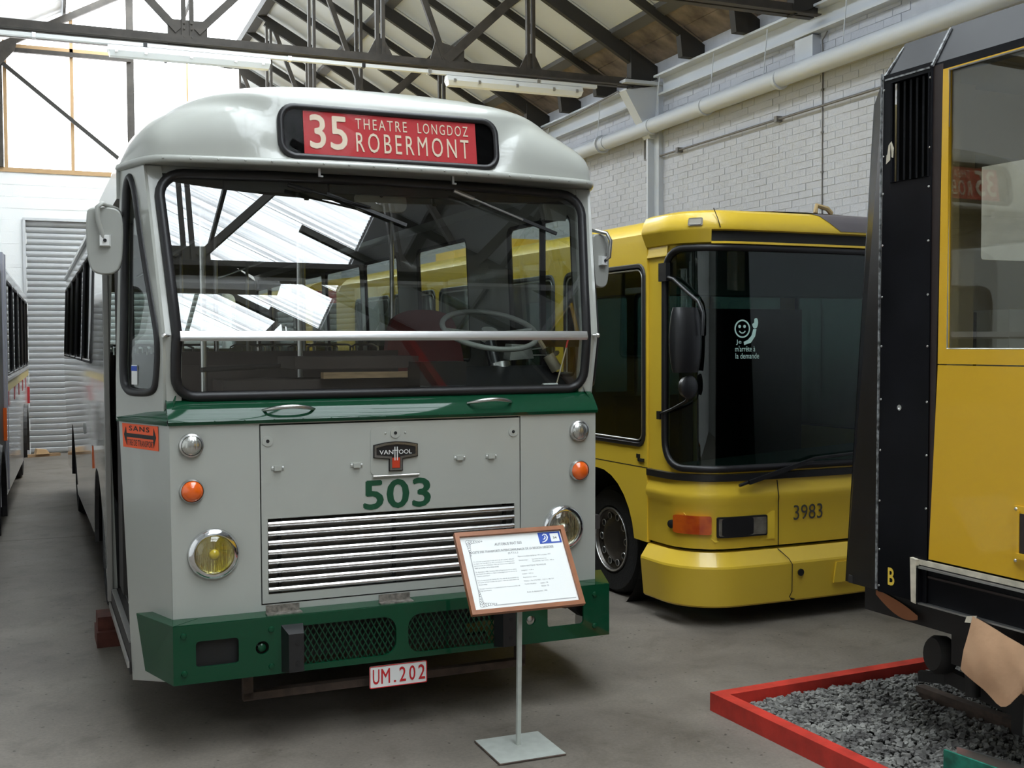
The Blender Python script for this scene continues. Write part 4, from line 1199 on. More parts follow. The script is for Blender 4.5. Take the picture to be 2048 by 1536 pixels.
sb = smoothpoly([(0.50, 1.5), (0.47, 1.85), (0.52, 2.16), (0.60, 2.24), (0.75, 2.26), (0.90, 2.24), (0.98, 2.16), (1.03, 1.85), (1.0, 1.5)], 3)
plate('backrest', [sb], 0.09, DRED, ds, PM((-0.06, 1.30, 0), (1, 0, 0), (0, 0.17, 1)), 40)
ob('pedestal', MB().box(0.6, 0.9, 1.2, 1.55, 1.0, 1.40), BLACKP, ds)
# steering wheel
SWC = Vector((0.79, 0.66, 2.085))
tilt = R(24)
def swp(a, r, h=0.0):
    return SWC + Vector((r * math.cos(a), r * math.sin(a) * math.cos(tilt) - 0 * h, r * math.sin(a) * math.sin(tilt))) + Vector((0, -math.sin(tilt), math.cos(tilt))) * h
sw = ob('steering_wheel', MB().tube([swp(2 * math.pi * k / 36, 0.292) for k in range(36)], 0.0165, 10, closed=True), STEERG, bus, 60)
ob('spoke', MB().tube([swp(0, 0.29), swp(0, 0.05, -0.03), swp(math.pi, 0.05, -0.03), swp(math.pi, 0.29)], 0.014, 8), STEERG, sw, 60)
ob('hub', MB().tube([swp(0, 0, -0.07), swp(0, 0, 0.0)], 0.05, 16), STEERG, sw, 40)
colm = ob('steering_column', MB().tube([swp(0, 0, -0.05), (0.83, 0.52, 1.62)], 0.04, 14), BLACKP, bus, 40)
ob('column_sleeve', MB().tube([(0.82, 0.57, 1.88), (0.826, 0.545, 1.80)], 0.06, 16), STEEL, colm, 40)
ob('switch_box', MB().hexa([(0.87, 0.54, 1.90), (1.03, 0.54, 1.91), (1.03, 0.64, 1.92), (0.87, 0.64, 1.91)], [(0.88, 0.53, 1.995), (1.01, 0.53, 1.985), (1.01, 0.63, 1.995), (0.88, 0.63, 2.0)]), STEERG, colm)
for z, e in ((1.965, 0.035), (1.93, -0.0)):
    lv = ob('lever', MB().tube([(1.03, 0.58, z), (1.12, 0.56, z + e * 0.3), (1.17, 0.55, z + e)], 0.004, 6), STEEL, colm)
    ob('knob', MB().lathe([(0.004, 0), (0.014, 0.012), (0.016, 0.025), (0.008, 0.042), (0, 0.044)], (1.165, 0.55, z + e), (0.8, -0.1, 0.45), 10), WHITEP, lv, 60)
ob('marker_wand', MB().tube([(1.0, 0.17, 1.745), (1.10, 0.2, 2.03)], 0.004, 6), mat('wand_cream', (0.55, 0.45, 0.32), 0.5), bus)
ob('wand_tip', MB().tube([(1.08, 0.195, 1.975), (1.10, 0.2, 2.04)], 0.006, 6), RED, bus)
ob('dash_switch', MB().tube([(0.90, 0.13, 1.755), (0.99, 0.13, 1.757)], 0.018, 10), WHITEP, bus, 40)
ob('cab_fan', MB().tube([(1.07, 0.42, 1.93), (1.12, 0.40, 1.84)], 0.035, 12).tube([(1.05, 0.43, 1.97), (1.02, 0.44, 2.02)], 0.014, 8), mat('fan_khaki', (0.26, 0.22, 0.15), 0.5), bus, 40)
ob('cab_shelf', MB().box(1.10, 1.26, 0.2, 1.6, 1.98, 2.03), BLACKP, bus)
im = plate('interior_mirror', [rrect(-0.15, 0.15, -0.055, 0.055, 0.04)], 0.02, mat('mirror_back_cream', (0.55, 0.52, 0.44), 0.5), bus, PM((0.045, 0.45, 2.80), (1, 0, 0), (0, 0.2, 1)))
ob('stalk', MB().tube([(0.045, 0.44, 2.83), (0.045, 0.36, 2.92)], 0.01, 6), BLACKP, im)
ob('sun_visor', MB().hexa([(0.98, 0.30, 2.87), (1.16, 0.30, 2.87), (1.16, 0.36, 2.73), (1.03, 0.36, 2.73)], [(0.98, 0.315, 2.87), (1.16, 0.315, 2.87), (1.16, 0.375, 2.73), (1.03, 0.375, 2.73)]), CEILIN, bus)
ob('header_fitting', MB().box(-0.85, -0.5, 0.25, 0.3, 2.80, 2.87).box(-0.3, -0.15, 0.24, 0.3, 2.81, 2.86), BLACKP, bus)

# mirrors
def mirror(c, w, h, arm, yawd, s):
    m0 = Matrix.Translation(c) @ Matrix.Rotation(R(yawd), 4, 'Z')
    P_ = m0 @ PM((0, 0, 0), (1, 0, 0), (0, 0, 1))
    q = smoothpoly([(-w * 0.72, h), (w * 0.62, h), (w * 0.97, h * 0.72), (w, 0), (w * 0.86, -h * 0.72), (w * 0.45, -h), (-w * 0.45, -h), (-w * 0.86, -h * 0.75), (-w, 0), (-w * 0.97, h * 0.75)], 4)
    o = plate('wing_mirror', [q], 0.03, mat('mirror_shell', (0.36, 0.365, 0.335), 0.38), bus, P_, 50, 0.008)
    ob('rim', MB().tube([P_ @ Vector((x * 0.99, z * 0.99, 0.012)) for x, z in q], 0.009, 8, closed=True), mat('mirror_shell'), o, 60)
    plate('mirror_glass', [[(x * 0.9, z * 0.93) for x, z in q]], 0.002, CHROME, o, P_ @ Matrix.Translation((0, 0, -0.026)))
    ob('clamp', MB().add([P_ @ Vector(v) for v in ((-0.025, -0.03, 0.02), (0.03, -0.03, 0.02), (0.03, 0.03, 0.02), (-0.025, 0.03, 0.02), (-0.02, -0.025, 0.05), (0.025, -0.025, 0.05), (0.025, 0.025, 0.05), (-0.02, 0.025, 0.05))], [(0, 1, 2, 3), (4, 5, 6, 7), (0, 1, 5, 4), (1, 2, 6, 5), (2, 3, 7, 6), (3, 0, 4, 7)]), WHITEP, o)
    ob('clamp_bolt', MB().lathe([(0.009, 0), (0.009, 0.006), (0, 0.006)], P_ @ Vector((0.004, 0, 0.05)), (P_.to_3x3() @ Vector((0, 0, 1))), 8), BLACKP, o)
    ob('arm', MB().tube(arm, 0.012, 8), STEEL if s > 0 else mat('mirror_shell'), o, 50)
mirror((-1.432, 0.30, 2.522), 0.078, 0.155, [(-1.44, 0.262, 2.53), (-1.465, 0.25, 2.62), (-1.468, 0.25, 2.685), (-1.445, 0.26, 2.705), (-1.37, 0.36, 2.69), (-1.34, 0.45, 2.665)], -8, -1)
mirror((1.40, 0.40, 2.50), 0.066, 0.150, [(1.345, 0.47, 2.55), (1.34, 0.44, 2.66), (1.355, 0.40, 2.685), (1.43, 0.35, 2.665), (1.452, 0.34, 2.62), (1.448, 0.35, 2.52), (1.42, 0.37, 2.50)], 20, 1)
ob('side_seal', MB().box(1.362, 1.376, 0.45, 0.49, 2.25, 2.78), RUBBER, bus)
# wheels
def wheel(parent, x, y, s, r=0.47, w=0.26, name='wheel'):
    o = ob(name, MB().lathe([(r * 0.58, 0), (r * 0.62, 0.03), (r * 0.93, 0.02), (r, -0.03), (r, -w + 0.03), (r * 0.93, -w), (r * 0.58, -w)], (x, y, r), (s, 0, 0), 32), TYRE, parent, 40)
    ob('hub', MB().lathe([(r * 0.60, -0.005), (r * 0.55, -0.03), (r * 0.40, -0.09), (r * 0.3, -0.09), (r * 0.24, -0.02), (r * 0.1, 0.0), (0, 0.0)], (x, y, r), (s, 0, 0), 28), STEEL, o, 40)
    return o
for s in (-1, 1):
    wheel(bus, s * 1.26, 3.35, s); wheel(bus, s * 1.27, 8.6, s)
    ob('mudguard', MB().tube([(s * 1.30, 3.35 + 0.60 * math.cos(R(a)), 0.47 + 0.60 * math.sin(R(a))) for a in range(-5, 186, 10)], 0.035, 6), RUBBER, bus)
    ob('mudguard', MB().tube([(s * 1.30, 8.6 + 0.60 * math.cos(R(a)), 0.47 + 0.60 * math.sin(R(a))) for a in range(-5, 186, 10)], 0.035, 6), RUBBER, bus)
ob('side_marker', MB().box(-1.345, -1.325, 3.85, 3.95, 1.02, 1.2), AMBER, bus)
ob('fuel_cap', MB().lathe([(0.05, 0), (0.05, 0.03), (0, 0.035)], (-1.32, 5.2, 1.25), (-1, 0, 0), 16), WHITEP, bus, 40)
ck = thing('wheel_chock', 'reddish brown block on the floor under the open bus entrance', 'chock', (0.30, 8.02, 0), 0.9)
ob('lower_block', MB().box(-0.05, 0.12, -0.16, 0.16, 0, 0.1), CHOCK, ck)
ob('upper_block', MB().box(-0.04, 0.11, -0.10, 0.14, 0.1, 0.19), CHOCK, ck)

# ================================================================== YELLOW BUS 3983
yb = thing('low_floor_bus', 'yellow low floor bus numbered 3983 with dark windscreen beside the brick wall', 'bus', (5.2958, 6.7668, 0), 2.8)
YL = 8.6
def plan(s):
    """outline of the front in plan: s in -1..1 (left flank to right flank)"""
    r = 0.32
    flank, arc = 0.25, math.pi / 2 * r
    frontw = 2 * (1.2 - r)
    tot = 2 * flank + 2 * arc + frontw
    d = (s + 1) / 2 * tot
    def left(d):
        if d < flank: return (-1.2, r + flank - d)
        a = (d - flank) / r
        return (-1.2 + r - r * math.cos(a), r - r * math.sin(a))
    if d < flank + arc: x, y = left(d)
    elif d > tot - flank - arc:
        x, y = left(tot - d); x = -x
    else:
        x, y = -1.2 + r + (d - flank - arc), 0.0
    return (x, y - 0.05 * (1 - (x / 1.2) ** 2))
def nrm(s):
    a, b = plan(s - 0.004), plan(s + 0.004)
    dx, dy_ = b[0] - a[0], b[1] - a[1]
    L = math.hypot(dx, dy_)
    return (dy_ / L, -dx / L)
def pp_(s, off, z):
    x, y = plan(s); nx, ny = nrm(s)
    return (x + nx * off, y + ny * off, z)
def s_of_x(x):
    lo_, hi_ = -0.999, 0.999
    for _ in range(40):
        m_ = (lo_ + hi_) / 2
        if plan(m_)[0] < x: lo_ = m_
        else: hi_ = m_
    return (lo_ + hi_) / 2
def band(name, prof, ms, parent, s0=-1, s1=1, n=48, smooth=35, mi=None):
    """surface swept round the front: prof = list of (offset, z)"""
    b = MB()
    np2 = len(prof)
    for i in range(n):
        for o_, z in prof:
            b.v.append(pp_(lerp(s0, s1, i / (n - 1)) * 0.9999, o_, z))
    for i in range(n - 1):
        for j in range(np2 - 1):
            b.f.append((i * np2 + j, (i + 1) * np2 + j, (i + 1) * np2 + j + 1, i * np2 + j + 1)); b.m.append(0)
    return ob(name, b, ms, parent, smooth)
band('front_bumper', [(-0.05, 0.14), (0.03, 0.142), (0.042, 0.155), (0.068, 0.42), (0.064, 0.435), (0.0, 0.525), (-0.06, 0.53)], YELLOW, yb, smooth=20)
band('front_skirt', [(-0.03, 0.545), (0.0, 0.55), (0.005, 0.62), (0.005, 0.86), (0.025, 0.905), (0.02, 0.94), (0.0, 1.0), (0.0, 1.04)], YELLOW, yb)
band('belt_strip', [(0.0, 1.025), (0.018, 1.03), (0.018, 1.075), (0.0, 1.08)], BLACKP, yb)
band('scuttle', [(0.0, 1.08), (0.0, 1.125)], YELLOW, yb)
SL = s_of_x(-1.1965)
# windscreen with its frame
sa, sb_ = -0.86, 0.86
def wsf(u, v, w):      # u = s, v = z
    return pp_(u, w, v)
wo = rrect(sa, sb_, 1.115, 2.665, 0.10, 7)
wo = [(x, z) for x, z in wo]
cutx = [('x', sa + (sb_ - sa) * k / 34) for k in range(1, 34)]
wi = [(sa + 0.01 + (x - sa) / (sb_ - sa) * (sb_ - sa - 0.02), z) for x, z in wo]
def rr2(x0, x1, z0, z1, rx, rz_, n=7):
    pts = []
    for (cx, cz, a0) in ((x0, z0, 180), (x1, z0, 270), (x1, z1, 0), (x0, z1, 90)):
        ox = cx + (rx if cx == x0 else -rx); oz = cz + (rz_ if cz == z0 else -rz_)
        for i in range(n + 1):
            a = R(a0 + 90 * i / n)
            pts.append((ox + rx * math.cos(a), oz + rz_ * math.sin(a)))
    return pts
wo = rr2(sa, sb_, 1.115, 2.665, 0.11, 0.20)
mplate('windscreen', [wo], 0.004, DARKGLASS, yb, wsf, cutx, 60)
dense = []
for (a, b) in zip(wo, wo[1:] + wo[:1]):
    nseg = max(1, int(abs(b[0] - a[0]) / 0.06))
    for k in range(nseg):
        dense.append((lerp(a[0], b[0], k / nseg), lerp(a[1], b[1], k / nseg)))
ob('windscreen_seal', MB().tube([wsf(u, v, 0.004) for u, v in dense], 0.026, 8, closed=True), RUBBER, yb, 60)
mplate('windscreen_surround', [[(-0.995, 1.12), (0.995, 1.12), (0.995, 2.70), (-0.995, 2.70)], wo], 0.02, YELLOW, yb, lambda u, v, w: wsf(u, v, w - 0.012), cutx + [('x', -0.9), ('x', -0.95), ('x', 0.9), ('x', 0.95)], 60)
# brow
xl = s_of_x(-1.03)
band('brow', [(-0.02, 2.775), (0.055, 2.785), (0.06, 2.80), (0.045, 2.86), (0.02, 2.905), (-0.03, 2.925), (-0.30, 2.955)], YELLOW, yb)
band('brow_corner', [(0.0, 2.69), (0.02, 2.70), (0.055, 2.785)], YELLOW, yb, -1, xl, 20)
band('vent_strip', [(0.012, 2.70), (0.012, 2.785)], BLACK, yb, xl, 1, 30)
band('brow_lip', [(0.0, 2.685), (0.03, 2.69), (0.03, 2.705), (0.012, 2.708)], YELLOW, yb, xl, 1, 30)
gsec = []
b = MB()
n = 16
for i in range(n):
    t = i / (n - 1)
    for j, (o_, z) in enumerate([(0.064, 2.80), (0.049, 2.86), (0.024, 2.907), (-0.026, 2.929), (-0.30, 2.959)]):
        xst = 0.0 - 0.19 * min(1, (z - 2.80) / 0.13)
        sp_ = lerp(s_of_x(xst), 0.998, t)
        b.v.append(pp_(sp_, o_, z))
for i in range(n - 1):
    for j in range(4):
        b.f.append((i * 5 + j, (i + 1) * 5 + j, (i + 1) * 5 + j + 1, i * 5 + j + 1)); b.m.append(0)
ob('roof_end_cap', b, YGREY, yb, 40)
S0 = s_of_x(-1.105)
mk = mplate('marker_lamp', [rrect(-0.026, 0.026, 2.812, 2.868, 0.008)], 0.014, mat('marker_grey', (0.22, 0.20, 0.17), 0.3), yb, lambda u, v, w: pp_(S0 + u, 0.052 - (v - 2.84) * 0.35 + w, v))
mplate('marker_lens', [rrect(-0.021, 0.021, 2.82, 2.86, 0.006)], 0.006, mat('marker_lens_grey', (0.34, 0.32, 0.27), 0.2), mk, lambda u, v, w: pp_(S0 + u, 0.061 - (v - 2.84) * 0.35 + w, v))
ob('joint_line', MB().tube([pp_(s_of_x(-1.02), 0.05, 2.93), pp_(s_of_x(-1.0), 0.062, 2.86), pp_(s_of_x(-0.985), 0.066, 2.795)], 0.003, 5), BLACK, yb)
# flank
aw = (1.3, 0.455, 0.56)
low = [(0.565, 0.15), (0.565, 0.5)]
archp = [(aw[0] - aw[2] * math.cos(R(a)), aw[1] + aw[2] * math.sin(R(a))) for a in range(8, 173, 12)]
outl = [(0.565, 0.53)] + archp + [(1.86, 0.22), (YL, 0.22), (YL, 2.80), (0.565, 2.80)]
WN = [(0.60, 1.85, 1.245, 2.573), (2.05, 3.2, 1.3, 2.573), (3.35, 4.7, 1.3, 2.573), (4.85, 6.2, 1.3, 2.573), (6.35, 7.7, 1.3, 2.573)]
for s in (-1, 1):
    mplate('flank', [outl] + [rrect(a, b_, c, d, 0.08, 4) for a, b_, c, d in WN], 0.03, YELLOW, yb, lambda u, v, w, s=s: (s * (1.2 + w - (0.0 if v < 2.5 else 0.0)), u, v), (), 25)
    for a, b_, c, d in WN:
        g = mplate('side_glass', [rrect(a, b_, c, d, 0.08, 4)], 0.003, DARKGLASS, yb, lambda u, v, w, s=s: (s * (1.203 + w), u, v))
        ob('glass_trim', MB().tube([(s * 1.214, u, v) for u, v in rrect(a + 0.03, b_ - 0.03, c + 0.03, d - 0.03, 0.07, 4)], 0.008, 6, closed=True), STEEL, g, 60)
        ob('glass_seal', MB().tube([(s * 1.208, u, v) for u, v in rrect(a, b_, c, d, 0.08, 4)], 0.022, 6, closed=True), RUBBER, g, 60)
    ob('waist_line', MB().box(s * 1.213, s * 1.216, 0.56, YL, 1.078, 1.084), BLACK, yb)
    ob('cant_rail', MB().grid(lambda u, v, s=s: (s * (1.215 - 0.36 * (1 - math.cos(u * math.pi / 2))), lerp(0.3, YL, v), 2.62 + 0.33 * math.sin(u * math.pi / 2)), 9, 4), YELLOW, yb, 60)
    wl = ob('wheel', MB().lathe([(0.255, 0), (0.275, 0.02), (0.40, 0.015), (0.43, -0.03), (0.43, -0.22), (0.40, -0.25), (0.25, -0.25)], (s * 1.08, 1.29, 0.43), (s, 0, 0), 36), TYRE, yb, 40)
    ob('rim', MB().lathe([(0.258, 0.012), (0.245, 0.022), (0.235, 0.0), (0.19, -0.015), (0.14, 0.01), (0.10, 0.012), (0, 0.012)], (s * 1.08, 1.29, 0.43), (s, 0, 0), 36), mat('dark_wheel_trim', (0.10, 0.09, 0.08), 0.3, metal=0.8), wl, 40)
    ob('rim_edge', MB().tube([(s * (1.08 + 0.02), 1.29 + 0.25 * math.cos(a / 16 * math.pi), 0.43 + 0.25 * math.sin(a / 16 * math.pi)) for a in range(32)], 0.009, 6, closed=True), STEEL, wl, 60)
    for k in range(10):
        a = k / 10 * 2 * math.pi
        c = (s * 1.069, 1.29 + 0.19 * math.cos(a), 0.43 + 0.19 * math.sin(a))
        h = ob('rim_hole', MB().lathe([(0.026, 0), (0.026, 0.006), (0, 0.006)], c, (s, 0, 0), 14), BLACK, wl)
        ob('rim_hole_edge', MB().tube([(s * 1.076, c[1] + 0.027 * math.cos(t / 6 * math.pi), c[2] + 0.027 * math.sin(t / 6 * math.pi)) for t in range(12)], 0.004, 5, closed=True), STEEL, wl, 60)
    wl2 = wheel(yb, s * 1.14, 6.4, s, 0.43)
    ob('wheel_well', MB().lathe([(0.57, 0.0), (0.57, -0.42), (0, -0.42)], (s * 1.16, 1.3, 0.455), (s, 0, 0), 28), CHASSIS, yb)
ob('roof', MB().grid(lambda u, v: (lerp(-0.9, 0.9, u), lerp(0.25, YL, v), 2.945 + 0.03 * math.sin(u * math.pi)), 7, 3).box(-0.6, 0.6, 4.2, 6.4, 2.95, 3.1), YELLOW, yb, 40)
plate('rear_panel', [[(-1.2, 0.3), (1.2, 0.3), (1.2, 2.7), (0.9, 2.95), (-0.9, 2.95), (-1.2, 2.7)]], 0.03, YELLOW, yb, FRONT(YL))
ob('roof_cable', MB().tube([(-0.05, 0.1, 2.955), (-0.04, 0.1, 3.01), (0.06, 0.1, 2.99), (0.10, 0.1, 2.955)], 0.018, 6), mat('rope_tan', (0.42, 0.3, 0.14), 0.8), yb)
# front details
ob('panel_joint', MB().tube([pp_(s_of_x(-0.50), 0.012, 0.545), pp_(s_of_x(-0.50), 0.012, 0.86), pp_(s_of_x(-0.51), 0.03, 0.905), pp_(s_of_x(-0.51), 0.008, 1.02)], 0.0035, 5), BLACK, yb)
ob('bumper_joint', MB().tube([pp_(s_of_x(-0.50), 0.005, 0.525), pp_(s_of_x(-0.45), 0.068, 0.46), pp_(s_of_x(-0.43), 0.082, 0.42), pp_(s_of_x(-0.42), 0.066, 0.22), pp_(s_of_x(-0.43), 0.03, 0.15)], 0.003, 5), BLACK, yb)
lr = mplate('lamp_recess', [[(-1.005, 0.60), (-0.53, 0.60), (-0.53, 0.80), (-1.16, 0.80)]], 0.004, YELLOW, yb, lambda u, v, w: pp_(s_of_x(u), 0.010 + w, v))
def flamp(name, x0, x1, z0, z1, m_, off, cuts=12):
    return mplate(name, [rrect(x0, x1, z0, z1, 0.012, 3)], 0.02, m_, yb, lambda u, v, w: pp_(s_of_x(u), off + w, v), [('x', lerp(x0, x1, k / cuts)) for k in range(1, cuts)], 40)
flamp('turn_signal', -1.188, -1.025, 0.655, 0.785, mat('amber_block_lens', (0.75, 0.14, 0.008), 0.2, coat=1.0, var=0.5, vscale=7, col2=(0.45, 0.05, 0.004)), 0.014)
h_ = flamp('headlamp', -0.995, -0.60, 0.632, 0.778, BLACKP, 0.012)
mplate('lens', [rrect(-0.983, -0.612, 0.644, 0.766, 0.012, 3)], 0.01, mat('grey_lamp_lens', (0.50, 0.46, 0.38), 0.15, metal=0.6, coat=1.0, var=0.5, vscale=14, col2=(0.30, 0.27, 0.22)), h_, lambda u, v, w: pp_(s_of_x(u), 0.023 + w, v))
ob('washer_nozzle', MB().lathe([(0.03, 0), (0.03, 0.02), (0.012, 0.026), (0, 0.026)], pp_(s_of_x(-1.194), 0.0, 0.71), (-0.9, -0.4, 0), 14), BLACK, yb, 40)
for x, z in ((-0.345, 0.352), (-0.395, 0.175)):
    ob('tow_cap', MB().lathe([(0.026, 0), (0.026, 0.008), (0, 0.008)], pp_(s_of_x(x), 0.066 if z > 0.3 else 0.035, z), (0, -1, 0), 14), BLACK, yb)
ob('plate_recess', MB().hexa([pp_(s_of_x(-0.03), 0.078, 0.40), pp_(s_of_x(0.45), 0.078, 0.40), pp_(s_of_x(0.45), 0.073, 0.25), pp_(s_of_x(-0.05), 0.073, 0.25)], [pp_(s_of_x(-0.03), 0.06, 0.40), pp_(s_of_x(0.45), 0.06, 0.40), pp_(s_of_x(0.45), 0.06, 0.25), pp_(s_of_x(-0.05), 0.06, 0.25)]), YELLOW, yb)
text('3983', -0.372, -0.108, 0.722, 0.83, mat('dark_grey_digits', (0.055, 0.05, 0.04), 0.6), yb, FRONT(-0.062), name='fleet_number', bold=0.0)
# wiper
w = ob('wiper', MB().bar(pp_(s_of_x(-0.78), 0.06, 1.02), pp_(s_of_x(-0.30), 0.06, 1.14), 0.03, 0.02, (0, -1, 0)), BLACKP, yb)
ob('blade', MB().tube([pp_(s_of_x(-0.85), 0.045, 1.0), pp_(s_of_x(-0.2), 0.04, 1.165), pp_(s_of_x(0.5), 0.04, 1.20)], 0.012, 6), BLACKP, w)
# mirror
ymr = ob('wing_mirror', MB().grid(lambda u, v: (-1.325 + 0.125 * math.cos(u * 2 * math.pi) * (0.45 + 0.55 * math.sin(math.pi * min(1, max(0, 0.08 + 0.84 * v))) ** 0.35), -0.10 + 0.07 * math.sin(u * 2 * math.pi) * math.sin(math.pi * (0.06 + 0.88 * v)) ** 0.4, lerp(1.80, 2.24, v)), 21, 13), BLACKP, yb, 60)
ob('arm', MB().tube([(-1.215, 0.30, 2.47), (-1.225, 0.20, 2.45), (-1.22, 0.05, 2.36), (-1.235, -0.12, 2.28), (-1.24, -0.18, 2.2), (-1.245, -0.18, 2.05)], 0.013, 8), BLACKP, ymr, 50)
ob('arm', MB().tube([(-1.215, 0.40, 1.485), (-1.23, 0.22, 1.53), (-1.25, 0.0, 1.60), (-1.25, -0.1, 1.75)], 0.010, 8), BLACKP, ymr, 50)
ob('arm_base', MB().box(-1.235, -1.2, 0.28, 0.38, 2.44, 2.57), BLACKP, ymr)
ob('arm_base', MB().box(-1.232, -1.2, 0.37, 0.41, 1.45, 1.51), BLACKP, ymr)
ob('lower_mirror', MB().lathe([(0.0, 0.02), (0.06, 0.015), (0.08, 0.0), (0.07, -0.04), (0.0, -0.05)], (-1.29, -0.1, 1.70), (0.2, -1, 0), 18), BLACKP, ymr, 60)
ob('door_catch', MB().box(-1.225, -1.21, 0.60, 0.68, 1.12, 1.145).box(-1.225, -1.21, 0.66, 0.70, 1.145, 1.175), BLACKP, yb)
# decal on the windscreen
def dpos(x, z, o_=0.0): return pp_(s_of_x(x), 0.008 + o_, z)
def decal(name, loops, cuts=()):
    return mplate(name, loops, 0.001, MINT, yb, lambda u, v, w: dpos(u, v, w), cuts)
FC = (-0.806, 2.098)
dl = decal('decal', [circ(*FC, 0.064, 28), circ(*FC, 0.054, 28)])
decal('decal_eye', [circ(FC[0] - 0.022, FC[1] + 0.016, 0.011, 10)]).parent = dl
decal('decal_eye', [circ(FC[0] + 0.018, FC[1] + 0.016, 0.011, 10)]).parent = dl
arc = [(FC[0] + 0.030 * math.cos(R(a)), FC[1] - 0.004 + 0.030 * math.sin(R(a))) for a in range(205, 336, 13)]
arc += [(FC[0] + 0.022 * math.cos(R(a)), FC[1] - 0.004 + 0.022 * math.sin(R(a))) for a in range(335, 204, -13)]
decal('decal_mouth', [arc]).parent = dl
arm = [(-0.795, 2.006), (-0.760, 2.020), (-0.730, 2.050), (-0.716, 2.095), (-0.690, 2.095), (-0.700, 2.045), (-0.735, 2.000), (-0.790, 1.984)]
decal('decal_arm', [arm]).parent = dl
hand = smoothpoly([(-0.715, 2.105), (-0.725, 2.13), (-0.71, 2.14), (-0.708, 2.165), (-0.695, 2.172), (-0.682, 2.168), (-0.676, 2.14), (-0.684, 2.11), (-0.70, 2.10)], 3)
decal('decal_hand', [hand]).parent = dl
TMX = PM((0, -0.062, 0), (1, 0, 0), (0, 0, 1))
def ytext(t, x0, x1, z0, z1):
    o = text(t, x0, x1, z0, z1, MINT, dl, PM((0, 0, 0), (1, 0, 0), (0, 1, 0)), bold=0.0)
    for v in o.data.vertices:
        v.co = Vector(dpos(v.co.x, v.co.y, 0.001 + v.co.z))
ytext('Je', -0.858, -0.815, 1.985, 2.022)
ytext("m'arrête à", -0.865, -0.700, 1.938, 1.978)
ytext('la demande', -0.862, -0.668, 1.888, 1.927)
# cabin
ob('cabin_floor', MB().box(-1.17, 1.17, 1.95, YL - 0.1, 0.35, 0.42).box(-0.72, 0.72, 0.45, 1.95, 0.35, 0.42), DARKIN, yb)
ob('dashboard', MB().hexa([(-0.9, 0.12, 1.05), (1.1, 0.12, 1.05), (1.1, 0.6, 1.2), (-0.9, 0.6, 1.1)], [(-0.9, 0.12, 0.5), (1.1, 0.12, 0.5), (1.1, 0.6, 0.5), (-0.9, 0.6, 0.5)]), mat('cab_grey_green', (0.10, 0.12, 0.115), 0.6), yb)
ob('blind_housing', MB().box(-1.1, 1.1, 0.35, 0.6, 2.35, 2.75), mat('cab_pale_grey', (0.25, 0.29, 0.27), 0.6), yb)
ob('cab_partition', MB().box(-0.15, 1.15, 1.7, 1.75, 0.5, 2.3), DARKIN, yb)
for x in (-0.75, -0.35):
    ob('grab_pole', MB().tube([(x, 1.2, 0.42), (x - 0.02, 1.2, 2.7)], 0.018, 8), mat('yellow_pole', (0.55, 0.36, 0.03), 0.4), yb, 50)
ob('front_door_rail', MB().tube([(-1.05, 0.55, 0.6), (-1.08, 0.5, 1.6), (-1.12, 0.45, 2.5)], 0.02, 8), STEEL, yb, 50)
def yseat(x, y):
    ob('passenger_seat', MB().box(x - 0.4, x + 0.4, y, y + 0.42, 0.8, 0.88).hexa([(x - 0.4, y + 0.38, 0.8), (x + 0.4, y + 0.38, 0.8), (x + 0.4, y + 0.44, 0.8), (x - 0.4, y + 0.44, 0.8)], [(x - 0.38, y + 0.46, 1.45), (x + 0.38, y + 0.46, 1.45), (x + 0.38, y + 0.52, 1.45), (x - 0.38, y + 0.52, 1.45)]).box(x - 0.3, x + 0.3, y + 0.1, y + 0.2, 0.42, 0.8), DARKIN, yb)
for y in (2.3, 3.2, 4.1, 5.0):
    for x in (-0.72, 0.72): yseat(x, y)
ob('driver_seat', MB().box(0.3, 0.8, 0.95, 1.4, 0.9, 1.02).box(0.3, 0.8, 1.35, 1.45, 0.95, 1.75).box(0.4, 0.7, 1.0, 1.3, 0.42, 0.9), DARKIN, yb)

# ================================================================== TRAM
tr = thing('tram', 'black and yellow tram with louvred end panel marked B at right edge', 'tram', (3.7721, 4.4535, 0), 3.0)
TY0 = -9.0
# corner end panel and louvre panel of the side
def tplate(name, pts, holes, th, m_, x=0.0, par=tr):
    return plate(name, [[(-y, z) for y, z in pts]] + [[(-y, z) for y, z in h] for h in holes], th, m_, par, LEFT(x))
vent = [(-0.335, 2.768), (-0.100, 2.768), (-0.100, 3.243), (-0.335, 3.243)]
ep = tplate('end_side_panel', [(-0.345, 0.77), (-0.03, 0.77), (-0.045, 3.29), (-0.352, 3.29)], [vent], 0.02, TBLACK, 0.0)
for k in range(6):
    y0 = -0.332 + 0.0395 * k
    ob('louvre', MB().hexa([(0.004, y0, 2.77), (0.0, y0 + 0.008, 2.77), (0.034, y0 + 0.045, 2.77), (0.038, y0 + 0.037, 2.77)], [(0.004, y0, 3.241), (0.0, y0 + 0.008, 3.241), (0.034, y0 + 0.045, 3.241), (0.038, y0 + 0.037, 3.241)]), TBLACK, ep)
ob('louvre_backing', MB().box(0.06, 0.07, -0.36, -0.06, 2.7, 3.3), BLACK, ep)
ob('vent_frame', MB().tube([(-0.012, y, z) for y, z in vent], 0.006, 4, closed=True), TBLACK, ep)
for z in (0.80, 0.98, 1.22, 1.47, 1.72, 1.98, 2.22, 2.47, 2.72, 2.90, 3.22):
    for y in (-0.048 - 0.004 * 0, -0.338):
        if y < -0.3 and z < 1.0: continue
        ob('rivet', MB().lathe([(0.006, 0), (0.005, 0.003), (0, 0.004)], (-0.010, y + (0.012 if y > -0.1 else 0) * (1 - (z - 0.77) / 2.5), z), (-1, 0, 0), 8), STEEL, ep, 50)
